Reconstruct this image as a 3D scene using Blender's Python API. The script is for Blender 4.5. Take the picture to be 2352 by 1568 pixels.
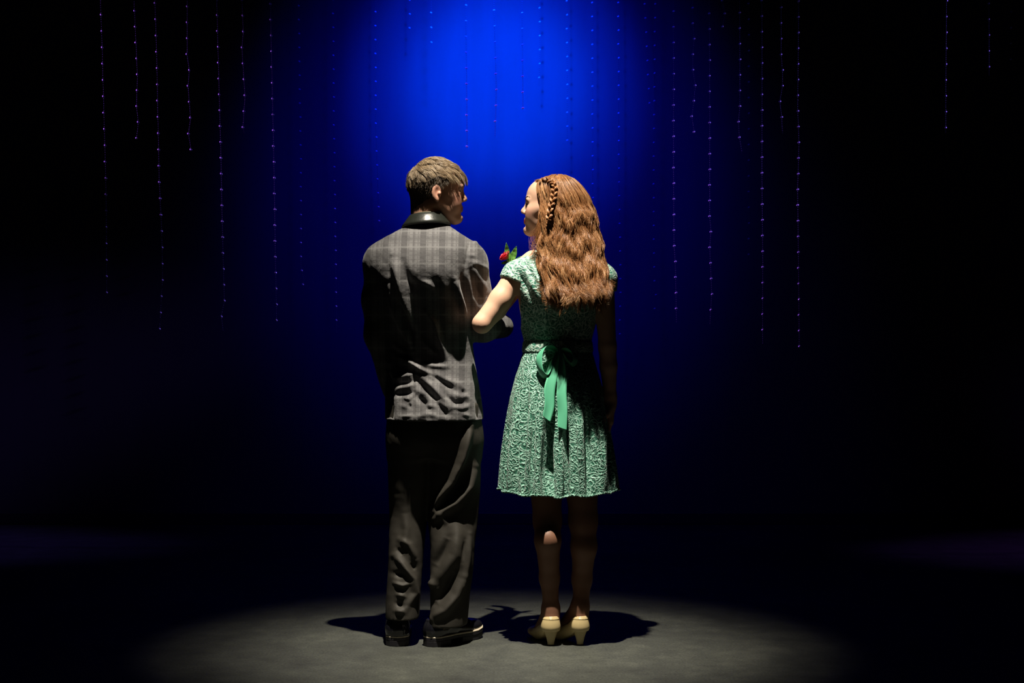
import bpy, math, random
import numpy as np
from mathutils import Vector
random.seed(7); rng = np.random.default_rng(7)
sc = bpy.context.scene
COL = sc.collection
for o in list(bpy.data.objects): bpy.data.objects.remove(o)

# ------------------------------------------------------------------ camera, world, lights
CAM_Z, CAM_D, FPX = 1.13, 6.0, 3672.0
cam = bpy.data.cameras.new('camera'); camo = bpy.data.objects.new('camera', cam); COL.objects.link(camo)
camo.location = (0, -CAM_D, CAM_Z); camo.rotation_euler = (math.pi/2, 0, 0)
cam.sensor_width = 36; cam.lens = 36*FPX/2352; cam.clip_end = 60
sc.camera = camo
sc.view_settings.view_transform = 'Standard'; sc.view_settings.look = 'None'
sc.view_settings.gamma = 1; sc.view_settings.exposure = 0
try: sc.view_settings.use_curve_mapping = False
except Exception: pass
w = bpy.data.worlds.new('world'); sc.world = w; w.use_nodes = True
w.node_tree.nodes['Background'].inputs[0].default_value = (0.15, 0.12, 1.0, 1)
w.node_tree.nodes['Background'].inputs[1].default_value = 0.0012

def spot(name, loc, aim, power, color, size, blend, radius=0.05):
    l = bpy.data.lights.new(name, 'SPOT'); l.energy = power; l.color = color
    l.spot_size = math.radians(size); l.spot_blend = blend; l.shadow_soft_size = radius
    o = bpy.data.objects.new(name, l); COL.objects.link(o); o.location = loc
    o.rotation_euler = (Vector(aim)-Vector(loc)).to_track_quat('-Z', 'Y').to_euler()
    return o
spot('key_spotlight', (-0.10, -1.05, 4.9), (-0.06, -0.14, 0), 1350, (1.0, 0.91, 0.76), 25, 1.0, 0.03)
spot('key_flood', (-0.10, -1.05, 4.9), (-0.06, -0.10, 0), 700, (1.0, 0.90, 0.76), 31, 1.0, 0.03)
spot('blue_core', (-0.1, 0.3, 4.3), (-0.09, 3.9, 2.72), 2200, (0.0001, 0.055, 1.0), 20, 1.0, 0.1)
spot('blue_spotlight', (-0.1, 0.3, 4.3), (-0.10, 3.9, 2.72), 2500, (0.0001, 0.022, 1.0), 30, 1.0, 0.1)
spot('blue_flood', (-0.08, 0.4, 4.5), (-0.12, 3.9, 2.40), 480, (0.0010, 0.004, 1.0), 46, 1.0, 0.2)
spot('blue_wash', (-0.05, 0.8, 4.7), (-0.02, 3.9, 1.6), 65, (0.022, 0.010, 1.0), 60, 1.0, 0.2)
spot('violet_spotlight', (-6.0, 2.10, 3.7), (-1.7, 2.33, 2.34), 1900, (0.40, 0.12, 1.0), 16.5, 1.0, 0.05)
spot('violet_spotlight', (6.4, 2.35, 3.8), (1.75, 2.60, 2.34), 1900, (0.24, 0.13, 1.0), 16.5, 1.0, 0.05)

# ------------------------------------------------------------------ helpers
def P(px, py, y=0.0):
    s = (CAM_D+y)/FPX
    return np.array([(px-1176)*s, y, CAM_Z+(784-py)*s])
def XX(px): return (px-1176)/612.0
def ZZ(py): return CAM_Z+(784-py)/612.0

def mk(name, V, Fc, mat=None, parent=None, smooth=True, attrs=None):
    V = np.asarray(V, dtype=np.float32)
    me = bpy.data.meshes.new(name)
    if isinstance(Fc, np.ndarray):
        n, k = Fc.shape
        me.vertices.add(len(V)); me.vertices.foreach_set('co', V.ravel())
        me.loops.add(n*k); me.loops.foreach_set('vertex_index', Fc.astype(np.int32).ravel())
        me.polygons.add(n); me.polygons.foreach_set('loop_start', np.arange(0, n*k, k, dtype=np.int32))
        try: me.polygons.foreach_set('loop_total', np.full(n, k, dtype=np.int32))
        except Exception: pass
    else:
        me.from_pydata([tuple(map(float, v)) for v in V], [], Fc)
    me.update(calc_edges=True); me.validate()
    if smooth: me.polygons.foreach_set('use_smooth', [True]*len(me.polygons))
    if attrs:
        for an, (ty, data) in attrs.items():
            a = me.attributes.new(an, ty, 'POINT')
            a.data.foreach_set('color' if ty == 'FLOAT_COLOR' else 'value', np.asarray(data, dtype=np.float32).ravel())
    if mat: me.materials.append(mat)
    o = bpy.data.objects.new(name, me); COL.objects.link(o)
    if parent: o.parent = parent
    return o
def thing(name, label, cat, loc=(0, 0, 0), group=None):
    o = bpy.data.objects.new(name, None); COL.objects.link(o); o.location = loc; o.empty_display_size = .1
    o['label'] = label; o['category'] = cat
    if group: o['group'] = group
    return o

def grid_faces(nu, nv, wrap=True):
    i = np.arange(nv-1)[:, None]; j = np.arange(nu if wrap else nu-1)[None, :]
    j2 = (j+1) % nu
    return np.stack([i*nu+j, i*nu+j2, (i+1)*nu+j2, (i+1)*nu+j], -1).reshape(-1, 4)

def normals(V, Fc):
    n = np.cross(V[Fc[:, 2]]-V[Fc[:, 0]], V[Fc[:, 3]]-V[Fc[:, 1]])
    N = np.zeros_like(V)
    for k in range(4): np.add.at(N, Fc[:, k], n)
    return N/(np.linalg.norm(N, axis=1, keepdims=True)+1e-12)

def topx(V):
    d = CAM_D+V[:, 1]
    return 1176+V[:, 0]*FPX/d, 784-(V[:, 2]-CAM_Z)*FPX/d

def stroke_disp(V, N, strokes, facing=True):
    """cloth folds: ridges and grooves running along polylines on the back of the garment"""
    px, py = topx(V)
    D = np.zeros(len(V))
    for pts, amp, wd in strokes:
        p = np.array(pts, float); best = np.full(len(V), 1e9); bt = np.zeros(len(V))
        L = np.r_[0, np.cumsum(np.linalg.norm(np.diff(p, axis=0), axis=1))]
        sel = (px > p[:, 0].min()-4*wd) & (px < p[:, 0].max()+4*wd) & (py > p[:, 1].min()-4*wd) & (py < p[:, 1].max()+4*wd)
        q = np.stack([px[sel], py[sel]], 1); b = np.full(len(q), 1e9); tt = np.zeros(len(q))
        for i in range(len(p)-1):
            ab = p[i+1]-p[i]; t = np.clip(((q-p[i])@ab)/(ab@ab), 0, 1)
            d = np.linalg.norm(q-(p[i]+t[:, None]*ab), axis=1)
            m = d < b; b[m] = d[m]; tt[m] = (L[i]+t[m]*(L[i+1]-L[i]))/L[-1]
        prof = np.sin(np.pi*np.clip(tt, 0.04, 0.96))**0.6
        D[sel] += amp*prof*np.exp(-(b/wd)**2)
    if facing: D *= np.clip(-N[:, 1]*2.2, 0, 1)
    return D

def noise3(V, f, seed=0):
    """cheap smooth pseudo noise from summed sines"""
    r = np.random.default_rng(seed); out = np.zeros(len(V))
    for k in range(7):
        d = r.normal(size=3); d /= np.linalg.norm(d)
        out += np.sin((V@d)*f*r.uniform(.6, 1.7)+r.uniform(0, 6.28)+1.3*np.sin((V@r.normal(size=3))*f*.5))
    return out/7

# -------------------------------- signed-distance modelling on a rectilinear grid
def axis(lo, hi, h, fine=()):
    out = [lo]; x = lo
    while x < hi:
        s = h
        for a, b, f in fine:
            if a-1e-6 <= x < b: s = min(s, f)
        x += s; out.append(x)
    return np.array(out, dtype=np.float32)
class Vol:
    def __init__(s, X, Y, Z):
        s.X, s.Y, s.Z = X, Y, Z; s.F = np.full((len(X), len(Y), len(Z)), 0.3, dtype=np.float32)
    def sub(s, lo, hi):
        r = []
        for A, a, b in ((s.X, lo[0], hi[0]), (s.Y, lo[1], hi[1]), (s.Z, lo[2], hi[2])):
            i0 = max(0, np.searchsorted(A, a)-1); i1 = min(len(A), np.searchsorted(A, b)+1); r.append(slice(i0, i1))
        return tuple(r)
    def op(s, fn, lo, hi, k=.01, mode='add', m=.05):
        m = max(m, k*1.2)
        sl = s.sub(np.asarray(lo)-m, np.asarray(hi)+m)
        x = s.X[sl[0]][:, None, None]; y = s.Y[sl[1]][None, :, None]; z = s.Z[sl[2]][None, None, :]
        if min(x.size, y.size, z.size) == 0: return
        b = fn(x, y, z); a = s.F[sl]
        if mode == 'add':
            h = np.maximum(k-np.abs(a-b), 0)/k; s.F[sl] = np.minimum(a, b)-h*h*k*.25
        elif mode == 'cut':
            b = -b; h = np.maximum(k-np.abs(a-b), 0)/k; s.F[sl] = np.maximum(a, b)+h*h*k*.25
        else: s.F[sl] = np.maximum(a, b)
    def cap(s, a, b, ra, rb=None, k=.01, mode='add'):
        a = np.asarray(a, float); b = np.asarray(b, float); rb = ra if rb is None else rb; R = max(ra, rb)
        ab = b-a; L2 = max(float(ab@ab), 1e-12)
        def fn(x, y, z):
            t = np.clip(((x-a[0])*ab[0]+(y-a[1])*ab[1]+(z-a[2])*ab[2])/L2, 0, 1)
            return np.sqrt((x-a[0]-t*ab[0])**2+(y-a[1]-t*ab[1])**2+(z-a[2]-t*ab[2])**2)-(ra+(rb-ra)*t)
        s.op(fn, np.minimum(a, b)-R, np.maximum(a, b)+R, k, mode)
    def ell(s, c, r, R=None, k=.01, mode='add'):
        c = np.asarray(c, float); r = np.asarray(r, float); R = np.eye(3) if R is None else R   # rows of R = local axes
        m = r.max()
        def fn(x, y, z):
            d = [(x-c[0])*R[i, 0]+(y-c[1])*R[i, 1]+(z-c[2])*R[i, 2] for i in range(3)]
            k0 = np.sqrt(sum((d[i]/r[i])**2 for i in range(3))); k1 = np.sqrt(sum((d[i]/r[i]**2)**2 for i in range(3)))+1e-9
            return k0*(k0-1)/k1
        s.op(fn, c-m, c+m, k, mode)
    def chain(s, pts, rad, k=.012):
        for i in range(len(pts)-1): s.cap(pts[i], pts[i+1], rad[i], rad[i+1], k)
    def loft(s, L, n=2.2, k=.01, shrink=0., capr=0.01):
        """levels (py, pxL, pxR, yback, yfront): a body of superelliptic sections"""
        zs, cx, cy, a, b = levels(L); a = a-shrink; b = b-shrink
        z0, z1 = zs.min(), zs.max()
        def fn(x, y, z):
            zc = np.clip(z, z0, z1)
            CX, CY, A, B = (np.interp(zc, zs, q) for q in (cx, cy, a, b))
            kk = ((np.abs(x-CX)/A)**n+(np.abs(y-CY)/B)**n)**(1/n)
            d = (kk-1)*np.minimum(A, B)
            dz = np.maximum(z0-z, z-z1)
            return np.where((d > 0) & (dz > 0), np.sqrt(np.maximum(d, 0)**2+np.maximum(dz, 0)**2), np.maximum(d, dz))
        s.op(fn, (cx-a).min()*np.array([1, 0, 0])+np.array([0, (cy-b).min(), z0]),
             (cx+a).max()*np.array([1, 0, 0])+np.array([0, (cy+b).max(), z1]), k)
    def mesh(s):
        F, X, Y, Z = s.F, s.X, s.Y, s.Z; S = F < 0
        c = np.zeros(tuple(n-1 for n in F.shape), dtype=np.uint8)
        O = [(i, j, k) for i in (0, 1) for j in (0, 1) for k in (0, 1)]
        nx, ny, nz = c.shape
        for i, j, k in O: c += S[i:i+nx, j:j+ny, k:k+nz]
        I, J, K = np.nonzero((c > 0) & (c < 8))
        acc = np.zeros((len(I), 3)); cnt = np.zeros(len(I))
        for a in O:
            for ax in range(3):
                if a[ax]: continue
                b = list(a); b[ax] = 1
                f0 = F[I+a[0], J+a[1], K+a[2]]; f1 = F[I+b[0], J+b[1], K+b[2]]
                m = (f0 < 0) != (f1 < 0); t = np.where(m, f0/np.where(m, f0-f1, 1), 0)
                p = np.tile(np.array(a, float), (len(I), 1)); p[:, ax] += t
                acc[m] += p[m]; cnt[m] += 1
        acc /= cnt[:, None]
        V = np.stack([X[I]+acc[:, 0]*(X[I+1]-X[I]), Y[J]+acc[:, 1]*(Y[J+1]-Y[J]), Z[K]+acc[:, 2]*(Z[K+1]-Z[K])], 1)
        G = np.full(c.shape, -1, dtype=np.int32); G[I, J, K] = np.arange(len(I))
        Q = []
        i, j, k = np.nonzero(S[:-1, 1:-1, 1:-1] != S[1:, 1:-1, 1:-1]); j += 1; k += 1
        q = np.stack([G[i, j-1, k-1], G[i, j, k-1], G[i, j, k], G[i, j-1, k]], 1); fl = ~S[i, j, k]; q[fl] = q[fl][:, ::-1]; Q.append(q)
        i, j, k = np.nonzero(S[1:-1, :-1, 1:-1] != S[1:-1, 1:, 1:-1]); i += 1; k += 1
        q = np.stack([G[i-1, j, k-1], G[i-1, j, k], G[i, j, k], G[i, j, k-1]], 1); fl = ~S[i, j, k]; q[fl] = q[fl][:, ::-1]; Q.append(q)
        i, j, k = np.nonzero(S[1:-1, 1:-1, :-1] != S[1:-1, 1:-1, 1:]); i += 1; j += 1
        q = np.stack([G[i-1, j-1, k], G[i, j-1, k], G[i, j, k], G[i-1, j, k]], 1); fl = ~S[i, j, k]; q[fl] = q[fl][:, ::-1]; Q.append(q)
        Q = np.concatenate(Q); Q = Q[(Q >= 0).all(1)]
        return V.astype(np.float64), Q
def levels(L, sub=8):
    A = np.array(L, float)
    z = ZZ(A[:, 0]); cols = [z, (XX(A[:, 1])+XX(A[:, 2]))/2, (A[:, 3]+A[:, 4])/2, (XX(A[:, 2])-XX(A[:, 1]))/2, (A[:, 4]-A[:, 3])/2]
    n = len(A); t = np.linspace(0, n-1, (n-1)*sub+1); out = []
    for q in cols:
        i = np.clip(t.astype(int), 0, n-2); u = t-i
        p0 = q[np.clip(i-1, 0, n-1)]; p1 = q[i]; p2 = q[i+1]; p3 = q[np.clip(i+2, 0, n-1)]
        m1 = (p2-p0)/2; m2 = (p3-p1)/2
        out.append((2*u**3-3*u**2+1)*p1+(u**3-2*u**2+u)*m1+(-2*u**3+3*u**2)*p2+(u**3-u**2)*m2)
    zs = np.interp(t, np.arange(n), z); o = np.argsort(zs)
    return (zs[o], out[1][o], out[2][o], out[3][o], out[4][o])
def relax(V, Fc, it=1, lam=.5):
    for _ in range(it):
        A = np.zeros_like(V); c = np.zeros(len(V))
        for k in range(4):
            for k2 in (1, 3):
                np.add.at(A, Fc[:, k], V[Fc[:, (k+k2) % 4]]); np.add.at(c, Fc[:, k], 1)
        V = V+lam*(A/c[:, None]-V)
    return V

def tubes(S, R, sides=3):
    """S (N,M,3) paths, R (N,M) radii -> one mesh of closed thin strands"""
    N, M, _ = S.shape
    T = np.gradient(S, axis=1); T /= np.linalg.norm(T, axis=2, keepdims=True)+1e-9
    ref = rng.normal(size=(N, 1, 3)); A = np.cross(T, ref); A /= np.linalg.norm(A, axis=2, keepdims=True)+1e-9; B = np.cross(T, A)
    V = []
    for j in range(sides):
        a = 2*math.pi*j/sides; V.append(S+R[..., None]*(math.cos(a)*A+math.sin(a)*B))
    V = np.stack(V, 2).reshape(-1, 3)
    n = np.arange(N)[:, None, None]*M*sides; m = np.arange(M-1)[None, :, None]*sides; j = np.arange(sides)[None, None, :]; j2 = (j+1) % sides
    Fq = np.stack([n+m+j, n+m+j2, n+m+sides+j2, n+m+sides+j], -1).reshape(-1, 4)
    return V, Fq
def smoothpath(pts, n):
    p = np.array(pts, float); t = np.linspace(0, len(p)-1, n); i = np.clip(t.astype(int), 0, len(p)-2); u = (t-i)[:, None]
    p0 = p[np.clip(i-1, 0, len(p)-1)]; p1 = p[i]; p2 = p[i+1]; p3 = p[np.clip(i+2, 0, len(p)-1)]
    return .5*((2*p1)+(-p0+p2)*u+(2*p0-5*p1+4*p2-p3)*u**2+(-p0+3*p1-3*p2+p3)*u**3)
def tube(name, pts, r, mat, parent, n=24, sides=8, r2=None):
    S = smoothpath(pts, n)[None]; rr = np.linspace(r, r if r2 is None else r2, n)[None]
    V, Fq = tubes(S, rr, sides); L = [list(map(int, f)) for f in Fq]+[list(range(sides))[::-1], list(range((n-1)*sides, n*sides))]
    return mk(name, V, L, mat, parent)

# ------------------------------------------------------------------ materials
def mat(name, color, rough=.6, spec=.5, metal=0, sheen=0, coat=0):
    m = bpy.data.materials.new(name); m.use_nodes = True; b = m.node_tree.nodes['Principled BSDF']
    b.inputs['Base Color'].default_value = (*color, 1); b.inputs['Roughness'].default_value = rough
    b.inputs['Specular IOR Level'].default_value = spec; b.inputs['Metallic'].default_value = metal
    if sheen: b.inputs['Sheen Weight'].default_value = sheen; b.inputs['Sheen Roughness'].default_value = .4
    if coat: b.inputs['Coat Weight'].default_value = coat
    return m
class NT:
    def __init__(s, m): s.t = m.node_tree; s.b = s.t.nodes['Principled BSDF']
    def n(s, ty, **kw):
        q = s.t.nodes.new(ty)
        for k, v in kw.items():
            if k.startswith('_'): setattr(q, k[1:], v)
        return q
    def l(s, a, b): s.t.links.new(a, b)
    def coord(s, scale=(1, 1, 1), rot=(0, 0, 0)):
        tc = s.n('ShaderNodeTexCoord'); mp = s.n('ShaderNodeMapping'); mp.inputs['Scale'].default_value = scale; mp.inputs['Rotation'].default_value = rot
        s.l(tc.outputs['Object'], mp.inputs['Vector']); return mp.outputs[0]
    def noise(s, vec, scale, detail=3, rough=.5):
        q = s.n('ShaderNodeTexNoise'); q.inputs['Scale'].default_value = scale; q.inputs['Detail'].default_value = detail; q.inputs['Roughness'].default_value = rough
        s.l(vec, q.inputs['Vector']); return q.outputs['Fac']
    def math(s, op, a, b=None, clamp=False):
        q = s.n('ShaderNodeMath', _operation=op, _use_clamp=clamp)
        for i, v in enumerate((a, b)):
            if v is None: continue
            if isinstance(v, (int, float)): q.inputs[i].default_value = v
            else: s.l(v, q.inputs[i])
        return q.outputs[0]
    def ramp(s, fac, stops):
        q = s.n('ShaderNodeValToRGB'); e = q.color_ramp.elements
        while len(e) < len(stops): e.new(.5)
        for el, (p, c) in zip(e, stops): el.position = p; el.color = (*c, 1) if len(c) == 3 else c
        s.l(fac, q.inputs[0]); return q.outputs[0]
    def mix(s, fac, a, b, bt='MIX'):
        q = s.n('ShaderNodeMix', _data_type='RGBA', _blend_type=bt)
        for i, v in ((0, fac), (6, a), (7, b)):
            if isinstance(v, (int, float)): q.inputs[i].default_value = v
            elif isinstance(v, tuple): q.inputs[i].default_value = (*v, 1)
            else: s.l(v, q.inputs[i])
        return q.outputs[2]
    def bump(s, h, strength=.5, dist=.002, prev=None):
        q = s.n('ShaderNodeBump'); q.inputs['Strength'].default_value = strength; q.inputs['Distance'].default_value = dist
        s.l(h, q.inputs['Height'])
        if prev is not None: s.l(prev, q.inputs['Normal'])
        s.l(q.outputs[0], s.b.inputs['Normal']); return q.outputs[0]
    def color(s, c): s.l(c, s.b.inputs['Base Color'])

M = {}
# stage floor: worn dark paint with scuffs and speckle
m = mat('stage_floor_paint', (.08, .08, .075), .75, .3); t = NT(m); c = t.coord()
big = t.noise(c, 1.6, 5, .6); fine = t.noise(c, 120, 2, .7); sc1 = t.noise(c, 9, 6, .7)
col = t.ramp(t.math('ADD', t.math('MULTIPLY', big, .6), t.math('MULTIPLY', sc1, .4)), [(.35, (.034, .036, .032)), (.52, (.064, .069, .058)), (.68, (.112, .118, .096))])
col = t.mix(.55, col, t.ramp(fine, [(.35, (.3, .3, .32)), (.65, (1, 1, 1))]), 'MULTIPLY'); t.color(col); t.bump(fine, .35, .002); M['floor'] = m
# backdrop cloth
m = mat('backdrop_cloth', (.12, .12, .12), .9, .1); t = NT(m); c = t.coord((1, 1, .15))
f = t.noise(c, 14, 3); t.color(t.ramp(f, [(.3, (.116, .116, .116)), (.7, (.125, .125, .125))])); M['wall'] = m
M['trim'] = mat('dark_painted_wood', (.05, .05, .055), .5)
# plaid jacket
m = mat('plaid_wool', (.1, .1, .1), .85, .25, sheen=.15); t = NT(m)
tc = t.n('ShaderNodeTexCoord'); sp = t.n('ShaderNodeSeparateXYZ'); t.l(tc.outputs['Object'], sp.inputs[0])
def stripes(v, period, off, width):
    a = t.math('FRACT', t.math('DIVIDE', t.math('ADD', v, off), period)); a = t.math('ABSOLUTE', t.math('SUBTRACT', a, .5))
    q = t.n('ShaderNodeMapRange', _interpolation_type='SMOOTHSTEP'); t.l(a, q.inputs[0])
    q.inputs[1].default_value = width/period; q.inputs[2].default_value = width/period+.04; q.inputs[3].default_value = 1; q.inputs[4].default_value = 0
    return q.outputs[0]
X, Z = sp.outputs[0], sp.outputs[2]
v1 = stripes(X, .070, .012, .010); v2 = stripes(X, .0175, .004, .0022); v3 = stripes(X, .07, .045, .003)
h1 = stripes(Z, .062, .01, .009); h2 = stripes(Z, .0155, .003, .002); h3 = stripes(Z, .062, .042, .0025)
thin = t.math('MAXIMUM', t.math('MULTIPLY', v2, .55), t.math('MULTIPLY', h2, .55))
col = t.mix(t.math('MULTIPLY', v1, .75), (.152, .150, .152), (.055, .053, .056)); col = t.mix(t.math('MULTIPLY', h1, .32), col, (.07, .07, .072))
col = t.mix(thin, col, (.085, .082, .085)); col = t.mix(t.math('MULTIPLY', v3, .4), col, (.07, .065, .07)); col = t.mix(t.math('MULTIPLY', h3, .35), col, (.24, .24, .24))
wv = t.noise(t.coord(), 900, 1); t.color(t.mix(.5, col, t.ramp(wv, [(.3, (.55, .55, .55)), (.7, (1.1, 1.1, 1.1))]), 'MULTIPLY'))
b1 = t.bump(t.noise(t.coord(), 55, 3), .35, .006); t.bump(wv, .25, .001, b1); M['jacket'] = m
m = mat('collar_velvet', (.013, .015, .012), .36, .7); t = NT(m); t.bump(t.noise(t.coord(), 60, 3), .3, .003); M['collar'] = m
M['collar'].node_tree.nodes['Principled BSDF'].inputs['Specular IOR Level'].default_value = .45
M['shirt'] = mat('shirt_cotton', (.10, .095, .06), .7, .3)
m = mat('trouser_wool', (.098, .088, .072), .68, .35); t = NT(m); wv = t.noise(t.coord(), 800, 1); t.bump(wv, .3, .001)
t.color(t.ramp(t.noise(t.coord(), 700, 1), [(.3, (.018, .016, .013)), (.7, (.038, .034, .026))])); M['trousers'] = m
m = mat('black_leather', (.008, .008, .011), .22, .6, coat=.3); t = NT(m); t.bump(t.noise(t.coord(), 260, 2), .12, .001); M['leather'] = m
M['sole'] = mat('black_rubber', (.016, .015, .02), .55, .4)
M['welt'] = mat('cream_welt', (.55, .48, .36), .45)
M['thread'] = mat('shoe_stitching', (.12, .11, .12), .5)
# skin: tint stored on the vertices (lips, cheeks)
def skin(name, sub):
    m = mat(name, (.6, .4, .3), .5, .35); t = NT(m); a = t.n('ShaderNodeAttribute'); a.attribute_name = 'skin_color'
    t.color(a.outputs['Color']); t.b.inputs['Subsurface Weight'].default_value = sub; t.b.inputs['Subsurface Radius'].default_value = (1, .35, .2); t.b.inputs['Subsurface Scale'].default_value = .006
    t.bump(t.noise(t.coord(), 420, 2), .1, .001); return m
M['skin_man'] = skin('man_skin', .12); M['skin_woman'] = skin('woman_skin', .15)
# hair: tone per strand
def hair(name, c0, c1, c2, rough, spec):
    m = mat(name, c1, rough, spec); t = NT(m); a = t.n('ShaderNodeAttribute'); a.attribute_name = 'tone'
    t.color(t.ramp(a.outputs['Fac'], [(0, c0), (.5, c1), (1, c2)])); return m
M['hair_woman'] = hair('auburn_hair', (.10, .036, .012), (.36, .155, .055), (.72, .42, .20), .36, .6)
M['hair_man'] = hair('blond_brown_hair', (.035, .022, .013), (.29, .205, .12), (.56, .44, .30), .42, .5)
# mint lace
def lace(name, base, hi, bs=.9):
    m = mat(name, base, .52, .45, sheen=.25); t = NT(m); c = t.coord()
    nz = t.n('ShaderNodeTexNoise'); nz.inputs['Scale'].default_value = 18; nz.inputs['Detail'].default_value = 2; t.l(c, nz.inputs['Vector'])
    md = t.n('ShaderNodeVectorMath', _operation='MULTIPLY_ADD'); t.l(nz.outputs['Color'], md.inputs[0]); md.inputs[1].default_value = (.045, .045, .045); t.l(c, md.inputs[2])
    vo = t.n('ShaderNodeTexVoronoi', _feature='F1'); vo.inputs['Scale'].default_value = 27; t.l(md.outputs[0], vo.inputs['Vector'])
    rings = t.math('SINE', t.math('MULTIPLY', vo.outputs['Distance'], 27)); rings = t.math('MULTIPLY_ADD', rings, .5); 
    rings.node.inputs[2].default_value = .5
    v2_ = t.n('ShaderNodeTexVoronoi', _feature='DISTANCE_TO_EDGE'); v2_.inputs['Scale'].default_value = 60; t.l(md.outputs[0], v2_.inputs['Vector'])
    cord = t.ramp(v2_.outputs['Distance'], [(.0, (1, 1, 1)), (.14, (.1, .1, .1))])
    h = t.math('ADD', t.math('MULTIPLY', t.math('POWER', rings, 3), .60), t.math('MULTIPLY', cord, .6))
    t.color(t.ramp(h, [(.12, base), (.85, hi)]))
    b1 = t.bump(h, bs, .0042); t.bump(t.noise(c, 300, 2), .3, .0015, b1)
    return m
M['lace'] = lace('mint_lace', (.024, .135, .085), (.36, .66, .53))
M['lace_bodice'] = lace('mint_lace_bodice', (.05, .21, .145), (.62, .80, .70), .5)
m = mat('mint_satin', (.12, .50, .30), .38, .6, sheen=.1); M['satin'] = m
M['pump'] = mat('cream_leather', (.62, .49, .25), .32, .5)
M['pump_dark'] = mat('cream_leather_heel', (.50, .40, .20), .4, .5)
M['sole_tan'] = mat('tan_sole', (.12, .08, .05), .6)
M['eye'] = mat('eyeball', (.75, .72, .70), .12, .6); M['iris'] = mat('iris', (.05, .04, .03), .1, .6)
M['brow_m'] = mat('eyebrow_brown', (.03, .018, .012), .6); M['brow_w'] = mat('eyebrow_auburn', (.045, .018, .009), .8, .1); M['lash'] = mat('lashes', (.01, .008, .008), .6)
m = mat('rose_petal', (.62, .012, .035), .45, .4, sheen=.3); t = NT(m); t.b.inputs['Subsurface Weight'].default_value = .15; t.b.inputs['Subsurface Scale'].default_value = .003; M['petal'] = m
m = mat('rose_leaf', (.10, .30, .04), .4, .5); t = NT(m); t.color(t.ramp(t.noise(t.coord(), 90, 3), [(.3, (.05, .20, .02)), (.7, (.20, .45, .09))])); M['leaf'] = m
M['stem'] = mat('rose_stem', (.07, .18, .03), .5)
m = mat('clear_bead', (.85, .85, .9), .18, .9); m.node_tree.nodes['Principled BSDF'].inputs['Coat Weight'].default_value = .8; M['bead'] = m
M['smallbead'] = mat('small_bead', (.10, .10, .13), .3, .6)
M['string'] = mat('nylon_thread', (.03, .03, .04), .6, .2)

# ------------------------------------------------------------------ setting
WALL_Y = 3.9
def box(name, lo, hi, mat_, parent=None, bev=0):
    import itertools
    lo = np.array(lo, float); hi = np.array(hi, float)
    V = [[(lo, hi)[a][0], (lo, hi)[b][1], (lo, hi)[c_][2]] for a, b, c_ in itertools.product((0, 1), repeat=3)]
    Fc = [(0, 1, 3, 2), (4, 6, 7, 5), (0, 4, 5, 1), (2, 3, 7, 6), (0, 2, 6, 4), (1, 5, 7, 3)]
    o = mk(name, V, Fc, mat_, parent, smooth=False)
    if bev:
        b = o.modifiers.new('bevel', 'BEVEL'); b.width = bev; b.segments = 2
    return o
o = box('floor', (-7, -7.5, -.1), (7, WALL_Y+.3, 0), M['floor']); o['kind'] = 'structure'
o = box('wall_back', (-7, WALL_Y, 0), (7, WALL_Y+.15, 5.2), M['wall']); o['kind'] = 'structure'
o = box('baseboard_back', (-7, WALL_Y-.03, 0), (7, WALL_Y, .075), M['trim'], bev=.006); o['kind'] = 'structure'

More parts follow.
